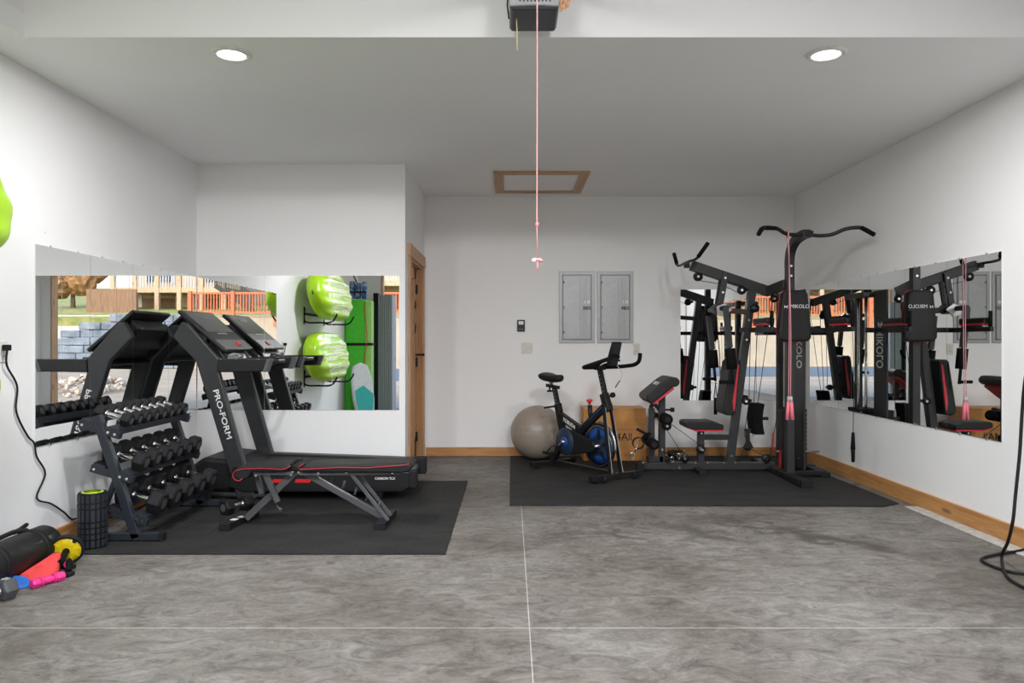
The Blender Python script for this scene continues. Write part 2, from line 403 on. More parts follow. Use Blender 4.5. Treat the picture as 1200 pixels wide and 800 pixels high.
# garage doorway wall behind the camera: jamb pieces and header
DX0, DX1, DH = -2.42, 2.95, 2.56
w = MB().box(LW, DX0, FRONT - T, FRONT, 0, HIGH).box(DX1, RW, FRONT - T, FRONT, 0, HIGH).box(DX0, DX1, FRONT - T, FRONT, DH, HIGH)
struct(w.build('wall_front', M['wall']))
# side wall with the door opening
DY0, DY1, DT = 7.15, 8.08, 2.05
w = MB().box(SIDE - T, SIDE, ALC + T, DY0 - 0.03, 0, HIGH).box(SIDE - T, SIDE, DY1 + 0.03, BACK, 0, HIGH).box(SIDE - T, SIDE, DY0 - 0.03, DY1 + 0.03, DT + 0.03, HIGH)
struct(w.build('wall_side', M['wall']))
struct(MB().box(SIDE - T - 0.06, SIDE - T - 0.01, DY0 - 0.2, DY1 + 0.2, 0, 2.3).build('wall_hall', M['wall']))
# ceiling: low part with light-well soffit, high part near the garage door
HY = 3.98
c = MB().box(LW, RW, HY, BACK, CEIL, CEIL + 0.12).box(LW, -2.57, FRONT, HY, CEIL, CEIL + 0.12)
struct(c.build('ceiling', M['ceiling']))
struct(MB().box(-2.57, RW, FRONT, HY, HIGH, HIGH + 0.12).build('ceiling_high', M['ceiling']))
struct(MB().box(-2.57, RW, HY, HY + 0.12, CEIL + 0.12, HIGH).box(-2.57, RW, HY - 0.004, HY, CEIL, HIGH).build('wall_header', M['wall']))
struct(MB().box(-2.69, -2.57, FRONT, HY, CEIL + 0.12, HIGH).build('wall_soffit', M['wall']))
struct(MB().box(LW - 0.6, RW + 0.6, FRONT - 0.5, BACK + 0.6, HIGH + 0.12, HIGH + 0.3).build('roof', M['wall']))
# baseboards
struct(MB().box(SIDE + 0.02, RW, BACK - 0.018, BACK, 0, 0.098).build('baseboard_back', M['pine_x'], bevel=0.003))
struct(MB().box(RW - 0.02, RW, 0.2, BACK - 0.018, 0.0, 0.125).build('baseboard_right', M['pine_y'], bevel=0.003))
struct(MB().box(LW, LW + 0.018, 3.0, ALC, 0, 0.10).build('baseboard_left', M['pine_y'], bevel=0.003))
struct(MB().box(LW + 0.018, SIDE, ALC - 0.018, ALC, 0, 0.10).build('baseboard_alcove', M['pine_x'], bevel=0.003))
struct(MB().box(RW - 0.125, RW - 0.02, 2.2, 5.76, 0, 0.009).build('trim_kerb', M['curb'], bevel=0.003))
# garage door jambs (wooden) lining the opening
for x0, x1, nm in ((DX0, DX0 + 0.025, 'left'), (DX1 - 0.025, DX1, 'right')):
    struct(MB().box(x0, x1, FRONT - T - 0.02, FRONT + 0.02, 0, DH).build('trim_jamb_' + nm, M['pine_z'], bevel=0.003))
struct(MB().box(DX0, DX1, FRONT - T - 0.02, FRONT + 0.02, DH - 0.025, DH).build('trim_jamb_top', M['pine_x'], bevel=0.003))

# door 1 with frame, panels, lever, hinges
d = MB()
X0 = SIDE - 0.06
d.box(X0 - 0.035, X0 - 0.012, DY0, DY1, 0.01, DT)
st = 0.105
def fr(y0, y1, z0, z1): d.box(X0 - 0.02, X0, y0, y1, z0, z1)
fr(DY0, DY0 + st, 0.01, DT); fr(DY1 - st, DY1, 0.01, DT); mid = (DY0 + DY1) / 2
fr(DY0, DY1, 0.01, 0.24); fr(DY0, DY1, DT - 0.12, DT); fr(DY0, DY1, 1.36, 1.46); fr(DY0, DY1, 1.62, 1.70); fr(mid - 0.045, mid + 0.045, 0.01, DT)
for y0, y1 in ((DY0 + st, mid - 0.045), (mid + 0.045, DY1 - st)):
    for z0, z1 in ((0.24, 1.36), (1.46, 1.62), (1.70, DT - 0.12)):
        d.box(X0 - 0.02, X0 - 0.008, y0 + 0.03, y1 - 0.03, z0 + 0.03, z1 - 0.03)
door = d.build('door_1', M['door'], bevel=0.003); struct(door, 'knotty pine six panel door in the side wall')
h = MB().cyl((X0, DY0 + 0.065, 0.96), (X0 + 0.012, DY0 + 0.065, 0.96), 0.032).cyl((X0 + 0.01, DY0 + 0.065, 0.96), (X0 + 0.055, DY0 + 0.065, 0.96), 0.011).beam((X0 + 0.05, DY0 + 0.055, 0.96), (X0 + 0.05, DY0 + 0.18, 0.965), 0.014, 0.02)
h.build('door_handle', M['steel'], door, bevel=0.003)
for z in (0.25, 1.05, 1.83):
    MB().box(X0 - 0.004, X0 + 0.014, DY1 - 0.03, DY1 + 0.012, z - 0.05, z + 0.05).cyl((X0 + 0.012, DY1 + 0.004, z - 0.05), (X0 + 0.012, DY1 + 0.004, z + 0.05), 0.008).build('hinge', M['frame_dk'], door)
MB().cyl((X0, DY1 - 0.04, 1.13), (X0 + 0.08, DY1 - 0.02, 1.13), 0.008).cyl((X0 + 0.075, DY1 - 0.02, 1.13), (X0 + 0.095, DY1 - 0.02, 1.13), 0.014).build('door_stop', M['frame_dk'], door)
t = MB()
t.box(SIDE - 0.001, SIDE + 0.02, DY0 - 0.13, DY0 - 0.01, 0, DT + 0.02).box(SIDE - 0.001, SIDE + 0.02, DY1 + 0.01, DY1 + 0.13, 0, DT + 0.02)
t.box(SIDE - 0.001, SIDE + 0.026, DY0 - 0.16, DY1 + 0.16, DT + 0.02, DT + 0.14)
t.box(SIDE - T, SIDE + 0.004, DY0 - 0.03, DY0, 0, DT + 0.03).box(SIDE - T, SIDE + 0.004, DY1, DY1 + 0.03, 0, DT + 0.03).box(SIDE - T, SIDE + 0.004, DY0, DY1, DT, DT + 0.03)
struct(t.build('trim_door', M['pine_z'], bevel=0.003))

# attic hatch
hatch = thing('attic_hatch', 'square attic hatch with pine frame and white lid in grey ceiling', 'hatch', ((-0.16 + 0.757) / 2, 7.6, CEIL - 0.02))
ax0, ax1, ay0, ay1 = -0.16, 0.757, 7.09, 8.08; tw = 0.095
MB().box(ax0 + tw, ax1 - tw, ay0 + tw, ay1 - tw, CEIL - 0.006, CEIL - 0.001).build('hatch_lid', M['wall'], hatch)
for y0, y1 in ((ay0, ay0 + tw), (ay1 - tw, ay1)): MB().box(ax0, ax1, y0, y1, CEIL - 0.02, CEIL).build('frame_board', M['hatch_x'], hatch, bevel=0.003)
for x0, x1 in ((ax0, ax0 + tw), (ax1 - tw, ax1)): MB().box(x0, x1, ay0 + tw, ay1 - tw, CEIL - 0.02, CEIL).build('frame_board', M['hatch_y'], hatch, bevel=0.003)

# ceiling lights, both the visible pair and the added fill lights
def downlight(x, y, lab, CEIL=CEIL, watts=None, size=0.14, tilt=0, k=1.0):
    t = thing('recessed_ceiling_light', lab, 'ceiling light', (x, y, CEIL - 0.012), 'recessed ceiling lights')
    MB().lathe([(0.108 * k, 0.012), (0.108 * k, 0.006), (0.098 * k, 0.0), (0.078 * k, -0.001), (0.074 * k, 0.006)], (x, y, CEIL - 0.012)).build('trim_ring', M['white'], t)
    MB().lathe([(0.0, -0.004), (0.05 * k, -0.003), (0.076 * k, 0.003)], (x, y, CEIL - 0.01)).build('diffuser', M['lamp'], t)
    ld = bpy.data.lights.new('bulb', 'AREA'); ld.shape = 'DISK'; ld.size = size; ld.energy = watts or LAMP_W; ld.spread = math.radians(100 if tilt else 180); ld.color = (0.97, 0.975, 1.0)
    lo = bpy.data.objects.new('bulb', ld); COL.objects.link(lo); lo.parent = t; lo.location = (0, 0, -0.012); lo.rotation_euler = (math.radians(tilt), 0, 0)
downlight(-1.559, 4.2, 'lit round recessed ceiling light on the left, above the mirrors and treadmill')
downlight(1.767, 4.2, 'lit round recessed ceiling light on the right, ahead of the home gym')

for k, (x_, y_) in enumerate([(-0.9, 0.55), (1.1, 0.55), (-0.9, -0.25), (1.1, -0.25)]):  # fill lights added out of view, tilted to brighten the back of the room
    downlight(x_, y_, 'added unseen fill light in the high ceiling by the garage door, ' + ['near left', 'near right', 'left above the camera', 'right above the camera'][k], HIGH, FILL_W, 0.44, 46, 2.3)
# mirrors
ZM0, ZM1 = 0.637, 1.855
def mirror(kind, a, b, lab, group):
    g = 0.0015
    if kind == 'left': m = MB().box(LW, LW + 0.006, a + g, b - g, ZM0, ZM1); 
    elif kind == 'right': m = MB().box(RW - 0.006, RW, a + g, b - g, ZM0 - 0.01, ZM1 - 0.008)
    elif kind == 'alcove': m = MB().box(a + g, b - g, ALC - 0.006, ALC, ZM0 + 0.012, ZM1 + 0.012)
    else: m = MB().box(a + g, b - g, BACK - 0.006, BACK, ZM0 - 0.02, ZM1 - 0.008)
    o = m.build('mirror_panel', M['mirror']); tag(o, lab, 'mirror', group)
    # small steel clips along the top edge
    for k in (0.25, 0.75):
        s_ = a + (b - a) * k
        for zz in ((ZM1 + 0.002, ZM0) if kind in ('left', 'right') else ()):
            off = -0.008 if kind == 'right' else 0
            zc = zz + off
            if kind == 'left': MB().box(LW, LW + 0.009, s_ - 0.008, s_ + 0.008, zc - 0.007, zc + 0.007).build('mirror_clip', M['chrome'], o)
            else: MB().box(RW - 0.009, RW, s_ - 0.008, s_ + 0.008, zc - 0.007, zc + 0.007).build('mirror_clip', M['chrome'], o)
yl = [4.495, 5.087, 5.66, 6.254, 6.81]
for i, q in enumerate(['nearest', 'second nearest', 'third nearest', 'farthest']):
    mirror('left', yl[i], yl[i + 1], f'{q} of the four tall mirror panels on the left wall', 'mirror panels on the left wall')
xa = [-2.84, -2.231, -1.619, -1.007]
for i, q in enumerate(['left', 'middle', 'right']):
    mirror('alcove', xa[i], xa[i + 1], f'{q} one of three mirror panels behind the treadmill', 'mirror panels behind the treadmill')
xb = [1.887, 2.497, 3.105]
for i, q in enumerate(['left', 'right']):
    mirror('back', xb[i], xb[i + 1], f'{q} one of two mirror panels on back wall behind the home gym', 'mirror panels on the back wall')
yr = [4.8, 5.4, 5.97, 6.58, 7.19, 7.88]
for i, q in enumerate(['nearest', 'second nearest', 'middle', 'fourth nearest', 'farthest']):
    mirror('right', yr[i], yr[i + 1], f'{q} of the five mirror panels on the right wall', 'mirror panels on the right wall')

# rubber mats
ml = MB().box(-2.56, -0.386, 4.47, 6.795, 0, 0.011); tag(ml.build('rubber_mat', M['mat_left'], bevel=0.002), 'black rubber floor mat under the treadmill and weight bench', 'mat', 'rubber floor mats')
mr = MB().prism([(-0.005, 5.8), (2.87, 5.76), (3.03, 5.86), (3.0, 7.2), (3.0, 8.28), (0.0, 8.28)], 'Z', 0, 0.011)
tag(mr.build('rubber_mat', M['mat_right'], bevel=0.002), 'black ribbed rubber mat under the exercise bike and home gym', 'mat', 'rubber floor mats')

# electrical panels
def epanel(x0, x1, z0, z1, lab):
    t = thing('electrical_panel', lab, 'electrical panel', ((x0 + x1) / 2, BACK, z0), 'electrical panels')
    y = BACK
    MB().box(x0, x1, y - 0.012, y, z0, z1).build('cover_plate', M['panel'], t, bevel=0.004)
    a = 0.035
    MB().box(x0 + a, x1 - a, y - 0.016, y - 0.0121, z0 + a, z1 - a).build('door_recess', M['panel_dk'], t)
    dr = MB().box(x0 + a + 0.012, x1 - a - 0.012, y - 0.021, y - 0.014, z0 + a + 0.012, z1 - a - 0.012)
    for f in (0.60, 0.68, 0.76): 
        xx = x0 + (x1 - x0) * f; dr.box(xx - 0.008, xx + 0.008, y - 0.026, y - 0.021, z0 + a + 0.04, z1 - a - 0.04)
    dd = dr.build('door', M['panel'], t, bevel=0.002)
    zc = z0 + (z1 - z0) * 0.49; xl = x0 + (x1 - x0) * 0.78
    MB().box(xl - 0.045, xl + 0.045, y - 0.026, y - 0.021, zc - 0.02, zc + 0.02).build('latch', M['panel_dk'], dd, bevel=0.002)
    MB().box(xl - 0.035, xl + 0.03, y - 0.0245, y - 0.021, zc + 0.05, zc + 0.085).build('rating_label', M['white'], dd)
    for zz in (z0 + 0.12, (z0 + z1) / 2, z1 - 0.12): MB().cyl((x0 + a + 0.02, y - 0.026, zz - 0.012), (x0 + a + 0.02, y - 0.026, zz + 0.012), 0.005).build('hinge', M['panel_dk'], dd)
zt, zb = P(0, 318, BACK)[2], P(0, 402, BACK)[2]
epanel(P(655, 0, BACK)[0], P(697, 0, BACK)[0], zb, zt, 'grey metal electrical panel, the left of two on the back wall')
epanel(P(699.5, 0, BACK)[0], P(742, 0, BACK)[0], zb, zt, 'grey metal electrical panel, the right of two on the back wall')
# keypad
x, _, z = P(610.5, 381.5, BACK)
t = thing('garage_keypad', 'small black garage door wall button with white key on back wall', 'wall button', (x, BACK, z - 0.06))
MB().box(x - 0.043, x + 0.043, BACK - 0.02, BACK, z - 0.065, z + 0.065).build('housing', M['black'], t, bevel=0.006)
MB().box(x - 0.028, x + 0.028, BACK - 0.026, BACK - 0.02, z + 0.012, z + 0.05).build('push_button', M['lettering'], t, bevel=0.003)
MB().box(x - 0.03, x + 0.03, BACK - 0.024, BACK - 0.02, z - 0.045, z - 0.035).build('small_button', M['midgrey'], t)
# switches
x, _, z = P(617.5, 408, BACK)
t = thing('light_switch', 'ivory double light switch below the black wall button', 'light switch', (x, BACK, z - 0.06))
MB().box(x - 0.062, x + 0.062, BACK - 0.006, BACK, z - 0.06, z + 0.06).build('cover_plate', M['ivory'], t, bevel=0.003)
for s_ in (-0.024, 0.024): MB().box(x + s_ - 0.005, x + s_ + 0.005, BACK - 0.018, BACK - 0.006, z - 0.004, z + 0.014).build('toggle', M['ivory'], t, bevel=0.002)
def outlet(name, x, y, z, wall, lab):
    t = thing(name, lab, 'outlet', (x, y, z - 0.06))
    if wall == 'back':
        MB().box(x - 0.038, x + 0.038, y - 0.006, y, z - 0.06, z + 0.06).build('cover_plate', M['ivory'], t, bevel=0.003)
        for s_ in (-0.024, 0.024):
            f = MB().box(x - 0.017, x + 0.017, y - 0.009, y - 0.006, z + s_ - 0.015, z + s_ + 0.015).build('socket_face', M['ivory'], t, bevel=0.003)
            MB().box(x - 0.008, x - 0.005, y - 0.0095, y - 0.0085, z + s_ - 0.005, z + s_ + 0.007).box(x + 0.005, x + 0.008, y - 0.0095, y - 0.0085, z + s_ - 0.005, z + s_ + 0.007).build('slot', M['letter_dk'], f)
    else:
        MB().box(x, x + 0.006, y - 0.038, y + 0.038, z - 0.06, z + 0.06).build('cover_plate', M['white'], t, bevel=0.003)
        for s_ in (-0.024, 0.024):
            f = MB().box(x + 0.006, x + 0.009, y - 0.017, y + 0.017, z + s_ - 0.015, z + s_ + 0.015).build('socket_face', M['white'], t, bevel=0.003)
            MB().box(x + 0.0085, x + 0.0095, y - 0.008, y - 0.005, z + s_ - 0.005, z + s_ + 0.007).box(x + 0.0085, x + 0.0095, y + 0.005, y + 0.008, z + s_ - 0.005, z + s_ + 0.007).build('slot', M['letter_dk'], f)
x, _, z = P(746, 409, BACK); outlet('wall_outlet', x, BACK, z, 'back', 'ivory wall outlet right of the electrical panels, above the bike handlebar')
oy = 4.21; oz = CZ - 12 / F * oy
outlet('wall_outlet', LW, oy, oz, 'left', 'white outlet at the left picture edge with a black cord plugged in')
# power cord from that outlet
pts = [(LW + 0.03, oy, oz + 0.01)]
def onleft(px, py, off=0.012):
    d_ = (LW + off) * F / (px - CX); return (LW + off, d_, CZ + (400 - py) / F * d_)
pts += [onleft(8, 428, .02), onleft(20, 452), onleft(19, 482), onleft(32, 510), onleft(40, 519), onleft(43, 535), onleft(53, 555), onleft(43, 583), onleft(60, 590), onleft(75, 600), onleft(84, 608)]
pts += [(LW + 0.03, 4.95, 0.11), (LW + 0.035, 5.4, 0.018), (LW + 0.06, 6.0, 0.018), (-2.66, 6.2, 0.02), (-2.56, 6.3, 0.03)]
t = thing('power_cord', 'black power cord running from the left wall outlet down towards the floor', 'cord', (LW + 0.02, oy, oz))
MB().tube(smooth(pts, 5), 0.0055, 8).build('cable', M['rubberk'], t)
MB().box(LW + 0.0095, LW + 0.045, oy - 0.018, oy + 0.018, oz + 0.006, oz + 0.04).build('plug', M['rubberk'], t, bevel=0.006)
# cord at right edge
def onr(px, py, d_): return P(px, py, d_)
dd = 4.05
pts = [(RW - 0.35, 3.9, 2.2), (RW - 0.36, 3.95, 1.6), P(1202, 440, 4.02), P(1198, 480, dd), P(1195, 530, dd), P(1190, 580, dd), P(1187, 610, dd), P(1181, 635, 4.15)]
fl = lambda px, py: ((px - CX) / F * (F * (CZ - 0.012) / (py - 400)), F * (CZ - 0.012) / (py - 400), 0.012)
pts += [fl(1174, 655), fl(1178, 672), fl(1192, 684), fl(1210, 690), fl(1225, 680), fl(1212, 674), fl(1185, 670), fl(1160, 662), fl(1150, 655), fl(1165, 650), fl(1190, 646), fl(1215, 643), (3.0, 4.2, 0.012)]
for i in (8,): pts[i] = (pts[i][0], pts[i][1], 0.03)
t = tag(MB().tube(smooth(pts, 6), 0.0085, 8).build('hanging_cable', M['rubberk']), 'thick black cable hanging at the right picture edge and coiled on the concrete', 'cable')

# garage door opener hung from the high ceiling
ox, oy_ = 0.115, 3.74
t = thing('garage_door_opener', 'grey and black garage door opener hanging near the top of the picture', 'garage door opener', (ox, oy_, 2.865))
d0, d1 = 3.60, 3.86; zb_ = 2.862
xl0, xl1 = (597.5 - CX) / F * d0, (655 - CX) / F * d0
xc = (xl0 + xl1) / 2
MB().prism([(xl0, zb_ + 0.012), (xl0 + 0.012, zb_), (xl1 - 0.012, zb_), (xl1, zb_ + 0.012), (xl1, zb_ + 0.05), (xl0, zb_ + 0.05)], 'Y', d0 + 0.004, d1).build('lower_shell', M['openlens'], t, bevel=0.006)
body = MB().prism([(xl0 - 0.003, zb_ + 0.012), (xc, zb_ + 0.018), (xl1 + 0.003, zb_ + 0.012), (xl1 + 0.008, 3.10), (xl0 - 0.008, 3.10)], 'Y', d0 - 0.012, d1 + 0.004).build('motor_housing', M['openbody'], t, bevel=0.008)
for k in range(9):
    xx = (609.5 + k * 4.4 - CX) / F * (d0 - 0.02); z_ = zb_ + 0.032; hh = 0.008 + 0.012 * (1 - abs(k - 4) / 5.5)
    MB().prism([(xx - 0.004, z_), (xx + 0.004, z_), (xx + 0.0035, z_ + hh), (xx, z_ + hh + 0.006), (xx - 0.0035, z_ + hh)], 'Y', d0 - 0.0135, d0 - 0.011).build('vent_slot', M['letter_dk'], body)
MB().box(ox - 0.02, ox + 0.02, 0.0, d0 + 0.05, 3.10, 3.14).build('drive_rail', M['steel'], t, bevel=0.003)
for sx in (-0.14, 0.14):
    MB().beam((ox + sx, d0 + 0.2, 3.09), (ox + sx * 1.3, d0 + 0.2, HIGH - 0.004), 0.003, 0.03, (0, 1, 0)).build('hanger_strap', M['steel'], t)
MB().tube([P(596, -14, 3.6), P(594.5, 6, 3.6), P(596.5, 22, 3.6)], 0.004, 6).build('antenna_wire', M['rubberk'], t)
wr = MB()
for k in range(6):
    wr.tube(smooth([P(655, 4 + k, 3.6), P(659 + k, -4 + 2 * k, 3.58), P(662 - k, 8, 3.56), P(656 + 2 * k, 13 - k, 3.58), P(660 + k, 1 + k, 3.6), P(666 + k, 7 - 2 * k, 3.6), P(662, -6, 3.62)], 4), 0.0022, 6)
wr.build('signal_wires', M['orange_wire'], t)
# red release cord
rd = 2.6
rx = (629.5 - CX) / F * rd
t = thing('release_cord', 'long thin red emergency release cord with handle hanging from the opener rail', 'cord', (rx, rd, P(0, 312, rd)[2]))
MB().tube([(rx, rd, 3.1), (rx, rd, 2.2), (rx - 0.001, rd, P(0, 262, rd)[2]), (rx + 0.0005, rd, P(0, 302, rd)[2])], 0.0022, 8).build('cord', M['cordred'], t)
kz = P(0, 263, rd)[2]
MB().lathe([(0.0, 0.01), (0.006, 0.005), (0.007, -0.003), (0.0, -0.01)], (rx, rd, kz), seg=12).build('knot', M['gripik'], t)
hz = P(0, 306, rd)[2]
MB().tube([(rx - 0.020, rd, hz + 0.002), (rx - 0.009, rd, hz + 0.006), (rx + 0.009, rd, hz + 0.005), (rx + 0.020, rd, hz)], [0.004, 0.0065, 0.0065, 0.004], 10).build('pull_handle', M['cordred'], t)
MB().box(rx - 0.017, rx - 0.006, rd - 0.0085, rd - 0.005, hz - 0.001, hz + 0.009).build('handle_label', M['white'], t)
MB().tube([(rx, rd, hz), (rx + 0.002, rd, hz - 0.02), (rx - 0.002, rd, hz - 0.032)], 0.003, 6).build('cord_end', M['gripik'], t)
tag(MB().tube([(0.03, 3.7, 2.866), (0.033, 3.7, 2.8), (0.034, 3.7, 2.70)], 0.003, 6).build('hanging_string', M['tagyellow']), 'short pale yellow string hanging under the garage door opener', 'string')
# ------------------------------------------------------------------ treadmill
def foot(t, x, y0, y1, z=0.011): pass
TM0 = 0.011
t = thing('treadmill', 'black treadmill on the left mat with its console in front of the mirrors', 'treadmill', (-1.6, 6.36, TM0))
near, far = (5.97, 6.03), (6.66, 6.72)
for (y0, y1), nm in ((near, 'n'), (far, 'f')):
    d_ = 6.0
    MB().prism(XZ(d_, (279, 584), (267, 541), (231, 423), (204, 395), (214, 377), (222, 379), (259, 421), (258, 436), (287, 540), (302, 584)), 'Y', y0, y1).build('upright', M['frame'], t, bevel=0.012)
    MB().prism(XZ(d_, (257, 420.5), (318, 420.5), (313, 435), (256, 436)), 'Y', y0 - 0.012, y1 + 0.006).build('handrail', M['frame_dk'], t, bevel=0.008)
    MB().prism(XZ(d_, (314.5, 420.3), (319.5, 420.3), (314.5, 435.4), (309.5, 435.4)), 'Y', y0 - 0.014, y1 + 0.009).build('handrail_cap', M['midgrey'], t, bevel=0.004)
    # side rail of the deck
    MB().prism([(-2.12, 0.075), (-0.86, 0.075), (-0.80, 0.115), (-0.80, 0.235), (-2.2, 0.285), (-2.25, 0.12)], 'Y', y0 - 0.01, y1 + 0.03).build('side_rail', M['frame_dk'], t, bevel=0.01)
    MB().cyl((-2.42, (y0 + y1) / 2, 0.05), (-1.95, (y0 + y1) / 2, 0.04), 0.022).build('base_tube', M['frame'], t)
    MB().cyl((-1.05, y0, 0.045), (-1.05, y1, 0.045), 0.034).beam((-1.05, (y0 + y1) / 2, 0.04), (-1.0, (y0 + y1) / 2, 0.1), 0.03, 0.03).build('rear_foot', M['rubberk'], t)
    MB().box(-2.47, -2.38, y0 - 0.01, y1 + 0.01, TM0, 0.075).build('front_foot', M['rubberk'], t, bevel=0.01)
# motor hood
hood = MB().prism([(-2.62, 0.06), (-2.12, 0.06), (-2.12, 0.25), (-2.24, 0.315), (-2.47, 0.34), (-2.6, 0.24)], 'Y', 6.03, 6.66)
hood.build('motor_hood', M['black'], t, bevel=0.03)
MB().prism([(-2.12, 0.16), (-0.84, 0.13), (-0.84, 0.225), (-2.13, 0.262)], 'Y', 6.06, 6.63).build('running_belt', M['rubberk'], t, bevel=0.006)
for y0, y1 in ((5.97, 6.06), (6.63, 6.73)):
    MB().box(-0.845, -0.745, y0, y1, 0.10, 0.245).build('rear_cap', M['rubberk'], t, bevel=0.012)
MB().cyl((-0.83, 6.06, 0.175), (-0.83, 6.63, 0.175), 0.03).build('rear_roller', M['midgrey'], t)
for x0, x1 in ((318, 331), (345, 363)):
    X0_, X1_ = (x0 - CX) / F * 5.96, (x1 - CX) / F * 5.96
    MB().prism([(X0_, 0.150), (X1_, 0.150), (X1_ + 0.015, 0.178), (X0_ + 0.015, 0.178)], 'Y', 5.957, 5.962).build('red_marking', M['redp'], t, bevel=0.001)
text('CARBON TLX', 0.026, 'model_lettering', M['lettering'], t, basis((1, 0, 0), (0, 0, 1), (P(451, 0, 5.958)[0], 5.957, 0.183)), bold=0.0003)
# PRO-FORM down the near and far upright
pa, pb = P(251, 454, 5.96), P(269, 517, 5.96)
dv = Vector(pb) - Vector(pa); mid = (Vector(pa) + Vector(pb)) / 2
text('PRO-FORM', 0.062, 'brand_lettering', M['lettering'], t, basis(dv, Vector((0, -1, 0)).cross(dv), (mid.x, 5.968, mid.z)), bold=0.0004, wide=1.35)
# crossbars, console body and console plate
MB().box(-2.60, -2.44, 6.03, 6.66, 1.20, 1.34).build('console_bracket', M['black'], t, bevel=0.02)
MB().prism([(-2.69, 1.37), (-2.62, 1.455), (-2.36, 1.225), (-2.29, 1.10), (-2.36, 1.06), (-2.5, 1.16)], 'Y', 6.09, 6.6).build('console_housing', M['black'], t, bevel=0.02)
con = MB().beam((-2.665, 6.35, 1.515), (-2.295, 6.35, 1.195), 0.66, 0.032, (0.65, 0, 0.75)).build('console_plate', M['black'], t, bevel=0.01)
nrm = Vector((0.32, 0, 0.37)).normalized()
def onplate(u, v, off=0.0):   # u 0..1 down the slope, v 0..1 across
    a = Vector((-2.665, 6.02, 1.515)); b = Vector((-2.295, 6.02, 1.195))
    p = a.lerp(b, u) + Vector((0, 0.66 * v, 0)); return p + nrm * (0.016 + off)
def decal(u0, u1, v0, v1, m, nm, th=0.003):
    q = MB(); vs = [onplate(u0, v0), onplate(u1, v0), onplate(u1, v1), onplate(u0, v1)]; vs += [v + nrm * th for v in vs]
    q.faces(vs, [(0, 1, 2, 3), (7, 6, 5, 4), (0, 4, 5, 1), (1, 5, 6, 2), (2, 6, 7, 3), (3, 7, 4, 0)]); return q.build(nm, m, con)
decal(0.04, 0.56, 0.06, 0.94, M['blackgl'], 'display_glass')
decal(0.14, 0.22, 0.35, 0.66, M['panel_dk'], 'display_window', 0.0045)
decal(0.585, 0.61, 0.35, 0.65, M['panel'], 'brand_strip', 0.004)
decal(0.76, 0.98, 0.03, 0.97, M['panel_dk'], 'button_panel')
decal(0.83, 0.92, 0.56, 0.66, M['redp'], 'safety_key', 0.014)
MB().prism([(-2.5, 1.08), (-2.1, 1.05), (-2.05, 1.09), (-2.1, 1.11), (-2.45, 1.13)], 'Y', 6.03, 6.66).build('tray', M['black'], t, bevel=0.01)
MB().tube([(-2.2, 6.03, 1.08), (-1.98, 6.12, 1.10), (-1.94, 6.35, 1.105), (-1.98, 6.57, 1.10), (-2.2, 6.66, 1.08)], 0.018, 10).build('front_handlebar', M['black'], t)
# crumpled clear wrapper in the tray
q = MB(); bm_ = q.bm; bmesh.ops.create_icosphere(bm_, subdivisions=3, radius=0.07)
for v in bm_.verts:
    v.co *= 1 + random.uniform(-0.22, 0.22); v.co = Vector((v.co.x * 0.9 - 2.30, v.co.y * 1.6 + 6.25, v.co.z * 0.42 + 1.135 + 0.008))
tag(q.build('plastic_wrapper', M['film']), 'crumpled clear plastic wrapper lying under the treadmill console', 'wrapper')

# ------------------------------------------------------------------ weight bench
t = thing('weight_bench', 'flat adjustable weight bench with black pads and thin red piping', 'weight bench', (-1.2, 5.15, TM0))
K = 5.08
y0, y1 = 5.05, 5.31
def pad(name, prof, par, m=None):
    o = MB().prism(prof, 'Y', y0, y1).build(name, M['vinyl'], par, bevel=0.012); return o
seat = pad('seat_pad', XZ(K, (275, 553), (281, 546), (300, 543.5), (340, 545), (339, 549), (335, 552.5), (296, 552.5), (292, 560), (282, 562.5), (275, 558.5)), t)
bk = pad('backrest_pad', XZ(K, (351, 549), (357, 545.5), (372, 544), (430, 543), (480, 542), (484, 545), (480, 552), (470, 553.5), (356, 552.5)), t)
MB().tube([(x, y0 - 0.002, z) for x, z in XZ(K, (286, 559.5), (283, 562), (278, 561.5), (275, 558), (275, 553.5), (279, 550), (288, 548.3), (305, 547.5), (320, 548), (332, 549), (339, 547), (342, 545))], 0.0027, 6).build('piping', M['red'], seat)
MB().tube([(x, y0 - 0.002, z) for x, z in XZ(K, (357, 542.5), (351, 547), (354, 549), (370, 548), (400, 546.5), (430, 547), (462, 545), (478, 543.5), (480, 541))], 0.0027, 6).build('piping', M['red'], bk)
yc = 5.18
def B(p0, p1, w, h, nm, m='frame', yy=None, bev=0.003):
    a = XZ(K, p0, p1); y_ = yy if yy is not None else yc
    return MB().beam((a[0][0], y_, a[0][1]), (a[1][0], y_, a[1][1]), w, h).build(nm, M[m], t, bevel=bev)
for yy in (5.10, 5.26):
    B((296, 555), (342, 555), 0.03, 0.02, 'seat_rail', 'midgrey', yy)
    B((350, 555.5), (468, 554.5), 0.03, 0.02, 'back_rail', 'midgrey', yy)
B((345, 553), (283, 611), 0.045, 0.045, 'front_leg', 'midgrey')
B((346, 553), (449, 611), 0.04, 0.04, 'rear_leg', 'midgrey')
B((409, 554), (454, 611), 0.018, 0.024, 'support_strut', 'midgrey', 5.11); B((409, 554), (454, 611), 0.018, 0.024, 'support_strut', 'midgrey', 5.24)
B((308, 556), (323, 590), 0.03, 0.035, 'adjusting_bar', 'midgrey', 5.13)
B((290, 556), (298, 584), 0.03, 0.035, 'adjusting_bar', 'midgrey', 5.24)
for px, py in ((311, 573), (314, 579), (317, 584), (320, 589)):
    x, z = XZ(K, (px, py))[0]; MB().cyl((x, 5.112, z), (x, 5.148, z), 0.006, seg=10).build('bolt', M['letter_dk'], t)
